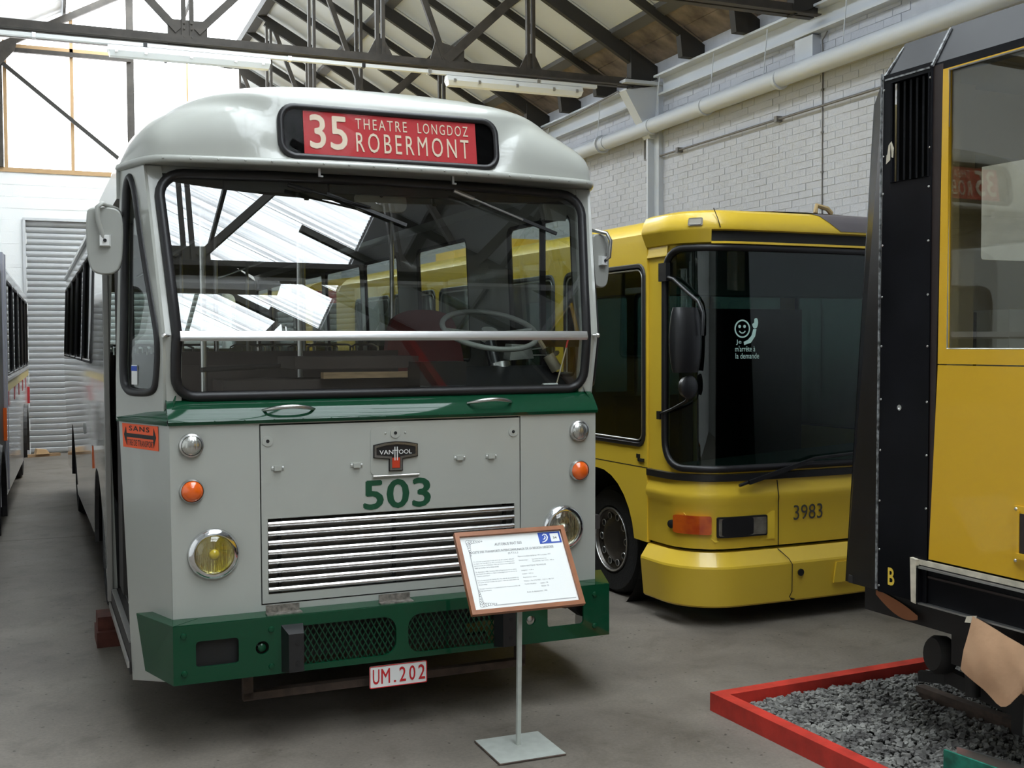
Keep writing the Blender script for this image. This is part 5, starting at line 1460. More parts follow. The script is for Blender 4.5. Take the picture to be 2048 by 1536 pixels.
ob('edge_bead', MB().bar((-0.014, -0.022, 0.78), (-0.014, -0.037, 3.30), 0.006, 0.010, (1, 0, 0)), SCRATCH, ep)
ob('edge_bead', MB().bar((-0.012, -0.354, 3.27), (0.09, -0.365, 3.45), 0.010, 0.012, (0, 1, 0)).bar((-0.012, -0.040, 3.27), (0.09, -0.075, 3.43), 0.010, 0.012, (0, 1, 0)).bar((-0.013, -0.06, 3.265), (-0.013, -0.34, 3.265), 0.008, 0.008), SCRATCH, ep)
ob('lock', MB().lathe([(0.014, 0), (0.014, 0.008), (0.009, 0.008), (0.008, 0.004), (0, 0.004)], (-0.010, -0.171, 1.686), (-1, 0, 0), 14), CHROME, ep, 40)
text('B', 0.098, 0.142, 0.816, 0.902, mat('yellow_letter', (0.72, 0.50, 0.06), 0.5), ep, LEFT(-0.0108), bold=0.02)
ob('tape_scrap', MB().add([(-0.014, -0.075, 2.90), (-0.014, -0.115, 2.885), (-0.02, -0.125, 2.93), (-0.02, -0.11, 2.965), (-0.015, -0.085, 2.95)], [(0, 1, 2, 3, 4)]).add([(-0.014, -0.067, 2.86), (-0.014, -0.10, 2.88), (-0.016, -0.10, 2.905), (-0.015, -0.072, 2.905)], [(0, 1, 2, 3)]), TAPE, ep)
# canted end
A = [(0.0, -0.02, 0.77), (0.128, 0.35, 0.735), (0.303, 0.35, 3.26), (0.0, -0.035, 3.29)]
ob('end_corner_panel', MB().hexa(A, [(x + 0.02, y - 0.012, z) for x, y, z in A]), TBLACK, tr)
A = [(0.0, -0.035, 3.29), (0.303, 0.35, 3.26), (0.36, 0.33, 3.43), (0.10, -0.07, 3.44)]
ob('end_corner_cap', MB().hexa(A, [(x + 0.02, y - 0.012, z - 0.01) for x, y, z in A]), TBLACK, tr)
ew = rrect(1.055, 1.93, 2.458, 3.132, 0.015, 2)
plate('end_panel', [[(0.128, 0.735), (2.1, 0.735), (1.95, 3.26), (0.303, 3.26)], ew], 0.02, TBLACK, tr, FRONT(0.345))
plate('end_lining', [[(0.25, 1.0), (2.0, 1.0), (1.93, 3.26), (0.34, 3.26)], ew], 0.01, BEIGE, tr, FRONT(0.325))
plate('end_glass', [ew], 0.004, TRAMGLASS, tr, FRONT(0.335))
ob('cab_desk', MB().box(0.4, 1.9, -0.05, 0.31, 1.0, 2.15), DARKIN, tr)
ob('cab_locker', MB().box(0.62, 0.95, -0.25, 0.0, 1.0, 2.16), mat('locker_grey', (0.42, 0.42, 0.38), 0.6), tr)
A = [(2.2, -0.02, 0.77), (2.1, 0.35, 0.735), (1.95, 0.35, 3.26), (2.2, -0.035, 3.29)]
ob('end_corner_panel', MB().hexa(A, [(x - 0.02, y - 0.012, z) for x, y, z in A]), TBLACK, tr)
# side
tplate('side_strip', [(-0.368, 0.95), (-0.345, 0.95), (-0.352, 3.27), (-0.41, 3.27)], [], 0.016, TBROWN, 0.006)
tplate('side_panel', [(TY0, 0.985), (-0.356, 0.985), (-0.402, 1.893), (TY0, 1.893)], [], 0.02, TYELLOW, 0.0)
wz0, wz1 = 1.967, 3.232
nwin = [(-0.452 - 2.05 * k, -0.452 - 2.05 * k - 1.93) for k in range(4)]
tplate('window_frame', [(TY0, 1.899), (-0.402, 1.899), (-0.418, 3.240), (TY0, 3.240)], [[(b_, wz0), (a, wz0), (a - 0.002, wz1), (b_, wz1)] for a, b_ in nwin], 0.02, TYELLOW, -0.001)
for a, b_ in nwin:
    g = tplate('window_glass', [(b_, wz0), (a, wz0), (a, wz1), (b_, wz1)], [], 0.004, TRAMGLASS, 0.004)
    ob('glass_trim', MB().tube([(-0.006, y, z) for y, z in ((b_, wz0), (a, wz0), (a, wz1), (b_, wz1))], 0.006, 5, closed=True), STEEL, g)
A = [(0.0, TY0, 3.235), (0.0, -0.36, 3.235), (0.0, -0.36, 3.28), (0.10, -0.36, 3.46), (0.3, -0.36, 3.52), (0.3, -0.36, 3.3)]
A = [(x, -0.357, z) for x, _, z in A]
ob('cornice', MB().hexa(A, [(x, TY0, z) for x, y, z in A]), TBLACK, tr)
C_ = [(0.0, -0.037, 3.28), (0.0, -0.357, 3.28), (0.098, -0.357, 3.45), (0.098, -0.072, 3.45)]
ob('cornice_end', MB().hexa(C_, [(x + 0.02, y, z - 0.015) for x, y, z in C_]), TBLACK, tr)
ob('roof', MB().hexa([(0.1, -0.06, 3.44), (1.1, 0.3, 3.55), (2.1, -0.06, 3.44)], [(0.1, TY0, 3.44), (1.1, TY0, 3.55), (2.1, TY0, 3.44)]), TBLACK, tr)
# sill channel with tape
ch = ob('sill_channel', MB().box(0.0, 0.06, TY0, -0.300, 0.766, 0.946), TBLACK, tr)
ob('top_lip', MB().box(-0.03, 0.0, TY0, -0.300, 0.936, 0.946), STEEL, ch)
ob('bottom_lip', MB().box(-0.03, 0.0, TY0, -0.300, 0.766, 0.774), STEEL, ch)
ob('end_lip', MB().box(-0.03, 0.0, -0.312, -0.300, 0.766, 0.946), TBLACK, ch)
ob('rib', MB().box(-0.008, 0.0, TY0, -0.35, 0.895, 0.905), TBROWN, ch)
ob('tape_strip', MB().box(-0.013, 0.0, TY0, -0.285, 0.95, 0.975), TAPE, ch)
ob('tape_strip', MB().hexa([(-0.032, -0.270, 0.77), (-0.032, -0.300, 0.765), (-0.032, -0.30, 0.975), (-0.032, -0.262, 0.98)], [(-0.012, -0.270, 0.77), (-0.012, -0.300, 0.765), (-0.012, -0.30, 0.975), (-0.012, -0.262, 0.98)]), TAPE, ch)
hd = ob('hatch', MB().box(-0.018, -0.010, -1.15, -0.838, 1.055, 1.30), TYELLOW, tr)
ob('hatch_door', MB().box(-0.022, -0.018, -1.12, -0.868, 1.085, 1.27), TBROWN, hd)
ob('hatch_lip', MB().box(-0.03, -0.018, -1.13, -0.860, 1.075, 1.10).box(-0.026, -0.018, -0.872, -0.860, 1.1, 1.28), TYELLOW, hd)
for z in (1.065, 1.287):
    ob('screw', MB().lathe([(0.008, 0), (0.006, 0.004), (0, 0.005)], (-0.018, -0.85, z), (-1, 0, 0), 8), STEEL, hd)
# interior and far side
ob('cabin_floor', MB().box(0.05, 2.15, TY0, -0.05, 0.95, 1.0), DARKIN, tr)
ob('cab_pillar', MB().box(0.36, 0.52, -0.12, -0.08, 1.0, 3.28), BEIGE, tr)
ob('cab_pillar', MB().box(0.09, 0.16, -0.36, -0.10, 1.0, 3.28), BEIGE, tr)
ob('header_box', MB().box(0.5, 0.95, -0.05, 0.31, 2.95, 3.28), BEIGE, tr)
ob('cabin_ceiling', MB().box(0.14, 2.06, TY0, -0.06, 3.30, 3.34).box(0.45, 1.8, -0.06, 0.28, 3.30, 3.34), BEIGE, tr)
ob('ceiling_rail', MB().tube([(0.6, -0.45, 3.1), (0.6, -8.5, 3.1)], 0.016, 8), STEEL, tr, 50)
tfs = [[(y, z) for y, z in ((-0.62 - 2.05 * k, 1.95), (-0.62 - 2.05 * k - 1.75, 1.95), (-0.62 - 2.05 * k - 1.75, 3.1), (-0.62 - 2.05 * k, 3.1))] for k in range(4)]
tplate('far_side', [(TY0, 0.95), (-0.05, 0.95), (-0.05, 3.3), (TY0, 3.3)], tfs, 0.03, BEIGE, 2.19)
for h in tfs:
    tplate('window_glass', h, [], 0.004, TRAMGLASS, 2.19)
def tseat(y, x=0.35):
    st = ob('tram_seat', MB().box(x - 0.2, x + 0.25, y - 0.42, y, 1.40, 1.46).box(x - 0.2, x + 0.25, y - 0.06, y, 1.46, 2.02).box(x - 0.05, x + 0.1, y - 0.3, y - 0.1, 1.0, 1.4), mat('seat_tan', (0.30, 0.22, 0.11), 0.6), tr)
    ob('seat_piping', MB().box(x - 0.2, x + 0.25, y - 0.066, y - 0.06, 1.995, 2.01), RED, st)
for y in (-1.3, -2.2, -3.1):
    tseat(y); tseat(y, 1.7)
# running gear
ob('underframe', MB().box(0.12, 0.22, TY0, 0.2, 0.62, 0.8).box(1.98, 2.08, TY0, 0.2, 0.62, 0.8).box(0.2, 2.0, -0.4, -0.3, 0.45, 0.72).box(0.1, 2.1, TY0, 0.3, 0.74, 0.78), CHASSIS, tr)
bg = ob('bogie', MB().box(0.30, 0.40, -2.9, -0.42, 0.36, 0.56).box(1.80, 1.90, -2.9, -0.42, 0.36, 0.56).box(0.3, 1.9, -1.7, -1.5, 0.4, 0.62).box(0.26, 0.4, -0.95, -0.6, 0.2, 0.5), CHASSIS, tr)
for y in (-0.78, -2.4):
    for s, x in ((-1, 0.46), (1, 1.74)):
        wv = ob('tram_wheel', MB().lathe([(0.10, 0.0), (0.20, 0.0), (0.22, 0.03), (0.33, 0.03), (0.33, -0.06), (0.36, -0.065), (0.36, -0.09), (0.1, -0.09)], (x, y, 0.50), (s, 0, 0), 28), CHASSIS, bg, 40)
        ob('axle_box', MB().lathe([(0.09, 0), (0.09, 0.14), (0.07, 0.16), (0, 0.16)], (x, y, 0.50), (s, 0, 0), 14), CHASSIS, wv, 40)
ob('sand_pipe', MB().tube([(0.28, -0.34, 0.75), (0.28, -0.36, 0.3)], 0.035, 10), CHASSIS, tr, 40)
ob('buffer_drum', MB().lathe([(0.085, 0), (0.095, 0.02), (0.095, 0.07), (0.08, 0.09), (0, 0.09)], (0.36, -0.13, 0.43), (-0.8, 0.2, 0.1), 18), CHASSIS, tr, 40)
ob('guard_arm', MB().bar((0.36, -0.05, 0.34), (0.40, -0.75, 0.24), 0.05, 0.07).bar((0.30, 0.0, 0.30), (0.55, -0.5, 0.34), 0.04, 0.05).bar((0.42, -0.35, 0.42), (0.42, -0.35, 0.70), 0.09, 0.12, (0, 1, 0)), CHASSIS, tr)
ob('brake_cylinder', MB().tube([(0.18, -0.80, 0.26), (0.18, -0.82, 0.62)], 0.055, 12), mat('brake_grey', (0.07, 0.075, 0.07), 0.5), tr, 40)
# hanging kraft paper
kp = thing('kraft_paper', 'crumpled brown kraft paper hanging from the tram sill', 'paper', (3.7721, 4.4535, 0), 3.0)
def kfn(u, v):
    yt, zt = lerp(-0.649, -0.99, u), lerp(0.785, 0.695, u)
    yb2 = lerp(-0.611, -0.97, u)
    zb2 = interp(u, [(0, 0.540), (0.35, 0.492), (0.62, 0.438), (0.75, 0.452), (1.0, 0.56)])
    y, z = lerp(yt, yb2, v), lerp(zt, zb2, v)
    x = -0.045 - 0.03 * math.sin(v * 2.0) - 0.022 * v * (1 - abs(u - 0.55) / 0.55) + 0.008 * math.sin(u * 8 + v * 3 + 1.0) * v + 0.004 * abs(math.sin(v * 5 - u * 6))
    return (x, y, z)
kb = MB().grid(kfn, 15, 9)
n0 = len(kb.v); f0 = list(kb.f)
kb.add([(x + 0.003, y, z) for x, y, z in kb.v[:n0]], [f[::-1] for f in f0])
ob('sheet', kb, KRAFT, kp, 12)
ob('tape_tab', MB().hexa([(-0.04, -0.60, 0.745), (-0.045, -0.66, 0.755), (-0.045, -0.67, 0.79), (-0.038, -0.61, 0.775)], [(-0.036, -0.60, 0.745), (-0.04, -0.66, 0.755), (-0.04, -0.67, 0.79), (-0.034, -0.61, 0.775)]), TAPE, kp)
ob('fold', MB().grid(lambda u, v: (0.03 - 0.01 * v, lerp(-0.80, -1.05, u), lerp(0.70, 0.50, v) - 0.06 * u), 5, 4), KRAFT, kp, 50)
cb = thing('cardboard_flap', 'curled brown cardboard flap poking out under the tram corner', 'cardboard', (3.7721, 4.4535, 0), 3.0)
ob('flap', MB().grid(lambda u, v: (lerp(0.10, 0.06, u) + 0.02 * math.sin(u * 3), lerp(0.10, -0.22, u), lerp(0.745, 0.68, u) - v * 0.075 * math.sin(math.pi * (0.12 + 0.8 * u))), 9, 4), mat('cardboard_brown', (0.33, 0.13, 0.055), 0.8), cb, 50)

# track bed: red timber edging, gravel, rails
GX, GY = 3.29, 5.20
bedm = Matrix.Translation((GX, GY, 0)) @ Matrix.Rotation(R(3.0), 4, 'Z')
ed = thing('bed_edging', 'red painted timber edging round the gravel track bed', 'edging', (GX, GY, 0), 3.0)
ob('side_rail', MB().box(0, 0.075, -9, -0.08, 0, 0.10), REDWOOD, ed)
ob('end_rail', MB().box(0, 3.6, -0.08, 0, 0, 0.10), REDWOOD, ed)
ob('side_rail', MB().box(3.525, 3.6, -9, -0.08, 0, 0.10), REDWOOD, ed)
gv = thing('gravel_bed', 'grey crushed slate gravel filling the red edged track bed', 'gravel', (GX, GY, 0), 3.0)
gv['kind'] = 'stuff'
ob('bed', MB().box(0.076, 3.52, -9, -0.085, 0.0, 0.030), EARTH, gv)
sb2 = MB()
rg = random.Random(3)
def stone(b, c, r, sub=0):
    """flat angular chip: irregular octahedron-like hull"""
    n = rg.choice((4, 5, 5))
    a0 = rg.random() * 6.28
    q = Matrix.Rotation(rg.uniform(-0.5, 0.5), 3, 'X') @ Matrix.Rotation(rg.uniform(-0.5, 0.5), 3, 'Y')
    ring = [Vector((r * rg.uniform(0.7, 1.2) * math.cos(a0 + 6.283 * k / n), r * rg.uniform(0.6, 1.0) * math.sin(a0 + 6.283 * k / n), 0)) for k in range(n)]
    h = r * rg.uniform(0.22, 0.5)
    lo_ = [q @ (p + Vector((0, 0, -h))) + Vector(c) for p in ring]
    hi_ = [q @ (p * rg.uniform(0.7, 0.95) + Vector((0, 0, h * rg.uniform(0.6, 1.1)))) + Vector(c) for p in ring]
    b.hexa(lo_, hi_)
for i in range(21000):
    y = -0.10 - rg.random() * 2.9
    x = 0.09 + rg.random() ** 1.15 * 2.3
    hgt = 0.055 + 0.014 * math.sin(x * 2.1 + 1) * math.sin(y * 2.3 + 0.4) + 0.02 * sstep(0.1, 0.5, x) - 0.03 * sstep(-0.25, -0.09, y)
    stone(sb2, (x, y, hgt + rg.uniform(-0.012, 0.010)), rg.uniform(0.009, 0.021))
tag(ob('chips', sb2, GRAVEL, gv), kind='stuff')
STM = []
for k in range(5):
    b = MB(); stone(b, (0, 0, 0), 0.03); STM.append(b.mesh('gravel_stone'))
spots = []
for i in range(36):
    y = -0.12 - rg.random() * 1.9
    x = 0.10 + rg.random() * 0.75 * (1 if i % 2 else 0.5)
    spots.append((x, y))
for i, (x, y) in enumerate(spots):
    w_ = bedm @ Vector((x, y, 0.068 + 0.014 * math.sin(x * 2.1 + 1) * math.sin(y * 2.3 + 0.4) + 0.02 * sstep(0.1, 0.5, x) - 0.03 * sstep(-0.25, -0.09, y)))
    o = link('gravel_stone', STM[i % 5], GRAVEL, None, recalc=(i < 5))
    o.location = w_
    o.rotation_euler = (rg.uniform(-0.4, 0.4), rg.uniform(-0.4, 0.4), rg.uniform(0, 6.28))
    tag(o, 'larger angular slate chip lying on the gravel inside the red edging', 'stone', 'larger stones on the gravel bed')
for x, lab in ((1.02, 'rusty tram rail half sunk in gravel, nearer the grey bus'), (2.3, 'rusty tram rail half sunk in gravel, nearer the brick wall')):
    rl = thing('tram_rail', lab, 'rail', (GX, GY, 0), 3.0)
    ob('head', MB().box(x - 0.03, x + 0.03, -9, -0.5, 0.11, 0.14), RUST, rl)
    ob('foot', MB().box(x - 0.06, x + 0.06, -9, -0.5, 0.04, 0.06).box(x - 0.01, x + 0.01, -9, -0.5, 0.06, 0.11), RUST, rl)
gt = thing('brake_shoe', 'chipped teal metal rail shoe lying on the gravel at bottom right', 'rail shoe', (3.60, 3.80, 0.09), 3.0)
ob('cheek', MB().hexa([(0.0, 0.0, 0.0), (0.012, 0.0, 0.0), (0.012, 0.0, 0.12), (0.0, 0.0, 0.12)], [(0.14, -0.62, 0.0), (0.152, -0.62, 0.0), (0.152, -0.62, 0.09), (0.14, -0.62, 0.09)]), TEAL, gt)
ob('cheek', MB().hexa([(0.10, 0.02, 0.0), (0.112, 0.02, 0.0), (0.112, 0.02, 0.11), (0.10, 0.02, 0.11)], [(0.24, -0.60, 0.0), (0.252, -0.60, 0.0), (0.252, -0.60, 0.11), (0.24, -0.60, 0.11)]), STEEL, gt)
ob('shoe_bar', MB().hexa([(0.02, 0.0, 0.02), (0.10, 0.0, 0.02), (0.10, 0.0, 0.07), (0.02, 0.0, 0.07)], [(0.16, -0.6, 0.02), (0.24, -0.6, 0.02), (0.24, -0.6, 0.07), (0.16, -0.6, 0.07)]), RUST, gt)

# ================================================================== INFORMATION STAND
sg = thing('information_stand', 'grey post stand with brown wooden framed white notice before the grey bus', 'sign stand', (2.11, 5.065, 0))
bp2 = ob('base_plate', MB().box(-0.172, 0.172, -0.17, 0.17, 0.0, 0.012), STAND, sg)
ob('plate_edge', MB().tube([(-0.172, -0.17, 0.006), (0.172, -0.17, 0.006)], 0.0045, 5).tube([(-0.172, 0.17, 0.006), (-0.172, -0.17, 0.006)], 0.0045, 5), RUST, bp2)
ob('post', MB().bar((0.005, 0.03, 0.012), (0.005, 0.0, 0.845), 0.02, 0.02, (0, 1, 0)), STAND, sg)
fw, fh = 0.295, 0.216
ex = Vector((1, 0, 0)); top = Vector((0, 0.255, 0.347)).normalized()
fc = Vector((0.0, 0.0, 0.893))
FM = PM(fc, ex, top)
ob('bracket', MB().bar((0.005, 0.01, 0.78), tuple(fc - FM.to_3x3() @ Vector((0, 0.0, 0.034))), 0.04, 0.012, (1, 0, 0)), STAND, sg)
def mitre(a, b, c, d): return [a, b, c, d]
W_, H_, t_ = fw, fh, 0.022
fr = [((-W_, -H_), (W_, -H_), (W_ - t_, -H_ + t_), (-W_ + t_, -H_ + t_)), ((W_, -H_), (W_, H_), (W_ - t_, H_ - t_), (W_ - t_, -H_ + t_)),
      ((W_, H_), (-W_, H_), (-W_ + t_, H_ - t_), (W_ - t_, H_ - t_)), ((-W_, H_), (-W_, -H_), (-W_ + t_, -H_ + t_), (-W_ + t_, H_ - t_))]
for q in fr:
    b = MB().hexa([FM @ Vector((x, y, -0.012)) for x, y in q], [FM @ Vector((x, y, 0.014)) for x, y in q])
    ob('frame_rail', b, FRAMEW, sg)
nt_ = ob('notice', MB().hexa([FM @ Vector(v) for v in ((-W_ + t_, -H_ + t_, -0.008), (W_ - t_, -H_ + t_, -0.008), (W_ - t_, H_ - t_, -0.008), (-W_ + t_, H_ - t_, -0.008))], [FM @ Vector(v) for v in ((-W_ + t_, -H_ + t_, -0.002), (W_ - t_, -H_ + t_, -0.002), (W_ - t_, H_ - t_, -0.002), (-W_ + t_, H_ - t_, -0.002))]), PAPER, sg)
NM = FM @ Matrix.Translation((0, 0, -0.0019))
def ntext(t, x0, x1, y, h, bold=0.0):
    text(t, x0, x1, y, y + h, TEXTG, nt_, NM, depth=0.0005, bold=bold)
ntext('AUTOBUS FIAT 503', -0.095, 0.05, 0.137, 0.014, 0.005)
ntext('SOCIETE DES TRANSPORTS INTERCOMMUNAUX DE LA REGION LIEGEOISE', -0.235, 0.215, 0.103, 0.012, 0.004)
ntext('(S.T.I.L.)', -0.035, 0.018, 0.085, 0.012)
for i, ln in enumerate(('Ce véhicule a appartenu à une série de 60 autobus affectés', 'au dépôt de Cornillon en 1971 et destinés à remplacer pro-', 'gressivement les trolleybus T54, qui disparurent définitive-')):
    ntext(ln, -0.225, -0.012, 0.055 - i * 0.011, 0.007)
ntext('ment au nombre de la même année.', -0.225, -0.10, 0.022, 0.007)
for i, ln in enumerate(("En décembre 1980, l'autobus 503 et 9 autres furent au même", 'titre furent transférés au dépôt de Jemeppe pour le service de')):
    ntext(ln, -0.225, -0.012, 0.0 - i * 0.011, 0.007)
ntext('"réserve mécanique".', -0.225, -0.155, -0.022, 0.007)
for i, ln in enumerate(("Pour la concours de l'année 83, il fut décidé de conserver ce", 'bus pour le futur musée, ses quatre véhicules ayant alors été')):
    ntext(ln, -0.225, -0.012, -0.044 - i * 0.011, 0.007)
ntext('mis en vente.', -0.225, -0.18, -0.066, 0.007)
ntext("Ce type d'autobus a la particularité de ne pas posséder de", -0.225, -0.015, -0.088, 0.007)
ntext('siège permanent.', -0.225, -0.165, -0.099, 0.007)
ntext('Mise en circulation de février 1971 à octobre 1977.', 0.012, 0.19, 0.066, 0.007)
ntext('Constructeur :', 0.012, 0.062, 0.045, 0.007)
ntext('Van Hool (carrosserie)', 0.082, 0.16, 0.045, 0.007)
ntext('Fiat (châssis) Type 410 A - 100 m.', 0.082, 0.20, 0.034, 0.007)
ntext('CARACTERISTIQUES TECHNIQUES', 0.012, 0.15, 0.012, 0.008)
for i, (ln, x1) in enumerate((('Longueur : 11,40 m', 0.078), ('Largeur : 2,50 m', 0.070), ('Empattement : 5,6 m', 0.082), ('Moteur : Fiat 210 H/61 - 11,5 l à 180 CH', 0.17))):
    ntext(ln, 0.012, x1, -0.010 - i * 0.019, 0.007)
ntext('Nombre de places :', 0.012, 0.075, -0.084, 0.007)
ntext('assises : 30', 0.095, 0.135, -0.084, 0.007)
ntext('debout : 70', 0.095, 0.135, -0.100, 0.007)
ntext('Année de déclassement : 1982', 0.012, 0.12, -0.125, 0.007)
lg = plate('logo_panel', [[(0.148, 0.128), (0.268, 0.128), (0.268, 0.190), (0.148, 0.190)]], 0.001, BLUE, nt_, NM @ Matrix.Translation((0, 0, 0.0008)))
me = plate_mesh('logo_number_field', [[(0.212, 0.135), (0.258, 0.135), (0.258, 0.181), (0.212, 0.181)]], 0.001)
me.transform(NM @ Matrix.Translation((0, 0, 0.0016))); link('logo_number_field', me, PAPER, lg)
text('34', 0.225, 0.245, 0.150, 0.162, INK, lg, NM, depth=0.0026, bold=0.02)
def swoosh(pts, w, nm='logo_stroke'):
    L, Rr = [], []
    for i, p in enumerate(pts):
        a, b = pts[max(0, i - 1)], pts[min(len(pts) - 1, i + 1)]
        d = Vector((b[0] - a[0], b[1] - a[1])).normalized()
        ww = w * (0.4 + 0.6 * math.sin(math.pi * (i + 0.5) / len(pts)))
        L.append((p[0] - d.y * ww, p[1] + d.x * ww)); Rr.append((p[0] + d.y * ww, p[1] - d.x * ww))
    me = plate_mesh(nm, [L + Rr[::-1]], 0.0006)
    me.transform(NM @ Matrix.Translation((0, 0, 0.0018)))
    link(nm, me, PAPER, lg)
swoosh([(0.170, 0.172), (0.180, 0.180), (0.192, 0.176), (0.196, 0.162), (0.189, 0.148), (0.176, 0.139), (0.162, 0.136)], 0.0035)
swoosh([(0.182, 0.170), (0.184, 0.162), (0.178, 0.153), (0.170, 0.152)], 0.003)
# printed border of the notice
ob('printed_border', MB().add([NM @ Vector(v) for v in ((-0.236, -0.125, 0.0005), (-0.231, -0.125, 0.0005), (-0.231, 0.12, 0.0005), (-0.236, 0.12, 0.0005))], [(0, 1, 2, 3)])
   .add([NM @ Vector(v) for v in ((-0.17, -0.176, 0.0005), (0.262, -0.176, 0.0005), (0.262, -0.171, 0.0005), (-0.17, -0.171, 0.0005))], [(0, 1, 2, 3)]), mat('pale_print', (0.42, 0.43, 0.43), 0.7), nt_)
for (cx, cy, sx_, sy_) in ((-0.236, 0.172, 1, -1), (-0.236, -0.172, 1, 1)):
    b = MB()
    for k in range(7):
        for (dx, dy_) in ((k * 0.012, 0), (0, k * 0.012)):
            rr_ = 0.012 * (1 - k / 8)
            c = (cx + sx_ * (dx + 0.006), cy + sy_ * (dy_ + 0.006))
            b.tube([NM @ Vector((c[0] + rr_ * math.cos(a / 5 * math.pi), c[1] + rr_ * math.sin(a / 5 * math.pi), 0.0004)) for a in range(10)], 0.0009, 3, closed=True)
    ob('corner_ornament', b, TEXTG, nt_)

# ================================================================== OTHER BUSES
def plain_bus(name, label, loc, rz, L, body, side_extra, Wd=2.45, H=3.0, win0=1.75, win1=2.68, glassm=None, windows=None):
    t = thing(name, label, 'bus', loc, rz)
    hw = Wd / 2
    wins = windows
    for s in (-1, 1):
        low_ = [(0.1, 0.32), (1.7, 0.32)] + [(2.3 + 0.55 * math.cos(R(180 - a)), max(0.32, 0.45 + 0.55 * math.sin(R(a)))) for a in range(0, 181, 15)] + [(L - 3.0, 0.32)] + [(L - 2.3 + 0.55 * math.cos(R(180 - a)), max(0.32, 0.45 + 0.55 * math.sin(R(a)))) for a in range(0, 181, 15)] + [(L, 0.32)]
        mplate('flank', [low_ + [(L, H - 0.25), (0.1, H - 0.25)]] + [rrect(a, b_, win0, win1, 0.06, 3) for a, b_ in wins], 0.03, body, t, lambda u, v, w, s=s: (s * (hw + w), u, v))
        for a, b_ in wins:
            g = mplate('side_glass', [rrect(a, b_, win0, win1, 0.06, 3)], 0.003, DARKGLASS, t, lambda u, v, w, s=s: (s * (hw + 0.002 + w), u, v))
            ob('window_seal', MB().tube([(s * (hw + 0.014), u, v) for u, v in rrect(a, b_, win0, win1, 0.06, 3)], 0.014, 6, closed=True), RUBBER, g)
        for y in (2.3, L - 2.3):
            wheel(t, s * (hw - 0.04), y, s, 0.45)
    def rf(u, v):
        a = (u - 0.5) * math.pi
        return (hw * math.sin(a) * 1.0, lerp(0.1, L, v), H - 0.25 + 0.28 * math.cos(a) ** 0.8)
    ob('roof', MB().grid(rf, 17, 2), body, t, 60)
    prof2 = [(hw * math.sin((k / 16 - 0.5) * math.pi), H - 0.25 + 0.28 * max(0, math.cos((k / 16 - 0.5) * math.pi)) ** 0.8) for k in range(17)]
    outer = [(-hw, 0.4), (hw, 0.4)] + prof2[::-1]
    fwn = rrect(-hw + 0.12, hw - 0.12, 1.45, 2.6, 0.15, 4)
    plate('front_panel', [outer, fwn], 0.04, body, t, FRONT(0.1))
    plate('windscreen', [fwn], 0.004, DARKGLASS, t, FRONT(0.1))
    ob('windscreen_seal', MB().tube([(x, 0.075, z) for x, z in fwn], 0.025, 6, closed=True), RUBBER, t)
    plate('rear_panel', [outer], 0.04, body, t, FRONT(L))
    ob('bumper', MB().box(-hw, hw, -0.02, 0.12, 0.32, 0.55), BLACKP, t)
    for s in (-1, 1):
        ob('headlamp', MB().lathe([(0.1, 0), (0.1, 0.03), (0.06, 0.045), (0, 0.05)], (s * (hw - 0.3), 0.08, 0.85), (0, -1, 0), 18), CLEAR, t, 50)
    ob('cabin_floor', MB().box(-hw + 0.04, hw - 0.04, 0.2, L - 0.1, 0.85, 0.9), DARKIN, t)
    return t
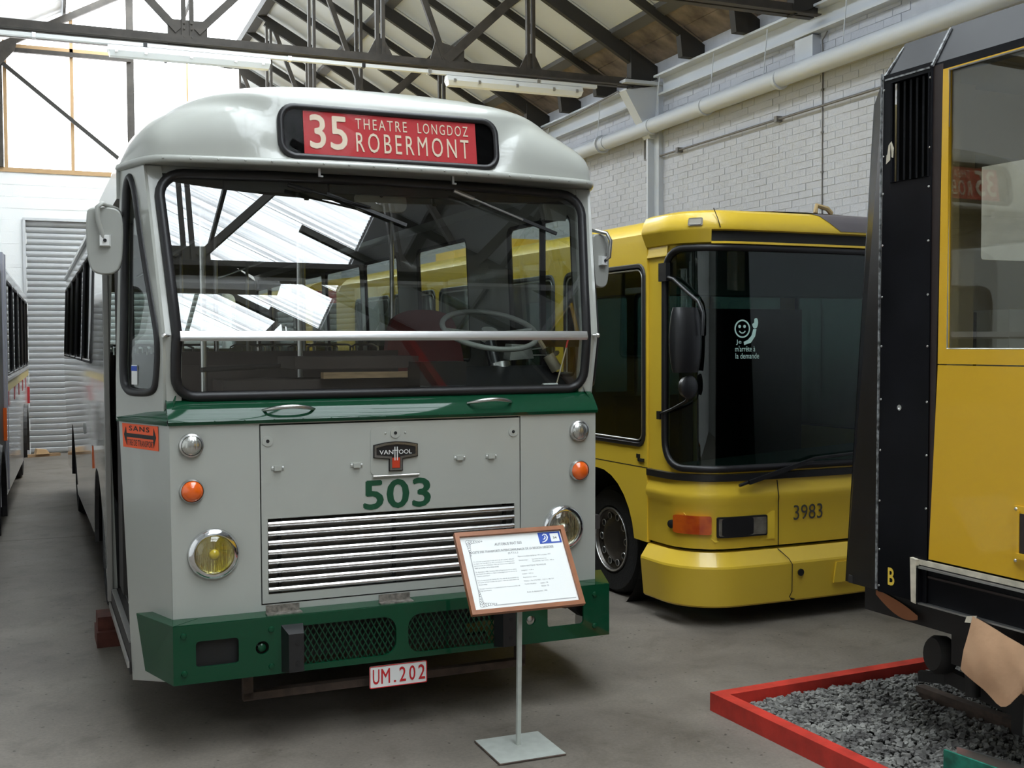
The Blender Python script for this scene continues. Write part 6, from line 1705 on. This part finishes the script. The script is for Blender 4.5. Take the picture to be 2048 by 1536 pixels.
# left bus: right flank runs along x ~ -0.45
lb = plain_bus('parked_bus', 'white bus with silver pillar and pale yellow stripe cut off at left edge', (-0.505 - 1.225, 9.0, 0), -0.64, 12.0, WHITEBUS, None,
               windows=[(0.6, 1.8), (4.45, 5.9), (6.05, 7.5), (7.65, 9.1), (9.25, 10.6), (10.75, 11.7)], H=3.08, win0=1.68, win1=2.72)
hw = 1.225
ob('pillar', MB().box(hw + 0.0, hw + 0.035, 3.55, 4.0, 0.5, 2.95).box(hw + 0.02, hw + 0.045, 3.85, 3.95, 0.5, 2.95), SILVER, lb)
ob('door_glass', MB().box(hw + 0.016, hw + 0.022, 2.2, 3.5, 0.9, 2.75), BLACKP, lb)
ob('stripe', MB().box(hw + 0.016, hw + 0.020, 4.0, 11.98, 1.50, 1.62), BUSYEL, lb)
for y in (4.6, 6.2, 7.6, 9.0, 10.4):
    ob('stripe_mark', MB().box(hw + 0.016, hw + 0.022, y, y + 0.35, 1.34, 1.50), BUSRED, lb)
ob('waist_rail', MB().box(hw + 0.012, hw + 0.03, 4.0, 11.98, 1.615, 1.65), ALU, lb)
ob('tail_lamp', MB().box(hw + 0.016, hw + 0.05, 11.3, 11.5, 1.05, 1.32), BUSRED, lb)
ob('side_lamp', MB().box(hw + 0.016, hw + 0.055, 3.35, 3.5, 1.05, 1.38), AMBER, lb)
ob('mudguard', MB().tube([(hw + 0.02, 2.3 + 0.6 * math.cos(R(a)), 0.46 + 0.6 * math.sin(R(a))) for a in range(-10, 191, 10)], 0.05, 6), RUBBER, lb)
ob('mudguard', MB().tube([(hw + 0.02, 9.7 + 0.6 * math.cos(R(a)), 0.46 + 0.6 * math.sin(R(a))) for a in range(-10, 191, 10)], 0.05, 6), RUBBER, lb)
# bus behind the yellow one, glimpsed through the windows of 503
rb = plain_bus('parked_bus', 'yellow bus with red roof band, glimpsed through the windows of the grey bus', (4.75, 16.6, 0), 2.0, 9.0, YELLOW, None, windows=[(0.8, 2.2), (2.4, 3.8), (4.0, 5.4), (5.6, 7.0), (7.2, 8.6)])
ob('red_band', MB().box(-1.245, -1.238, 0.15, 8.9, 2.68, 2.78).box(-1.25, -1.238, 0.15, 8.9, 1.1, 1.65).box(-1.2, 1.2, 0.06, 0.085, 2.62, 2.8), BUSRED, rb)

# loose timber by the roller door
tm = thing('timber_offcut', 'brown timber offcuts lying at the foot of the roller door', 'timber', (-0.16, 22.0, 0), 20)
ob('plank', MB().box(-0.28, 0.3, -0.06, 0.06, 0, 0.05), WOOD, tm)
ob('plank', MB().hexa([(-0.15, -0.1, 0.05), (0.1, -0.1, 0.05), (0.12, 0.12, 0.05), (-0.12, 0.1, 0.05)], [(-0.12, -0.08, 0.14), (0.05, -0.08, 0.12), (0.08, 0.1, 0.12), (-0.1, 0.08, 0.15)]), TIMBER, tm)
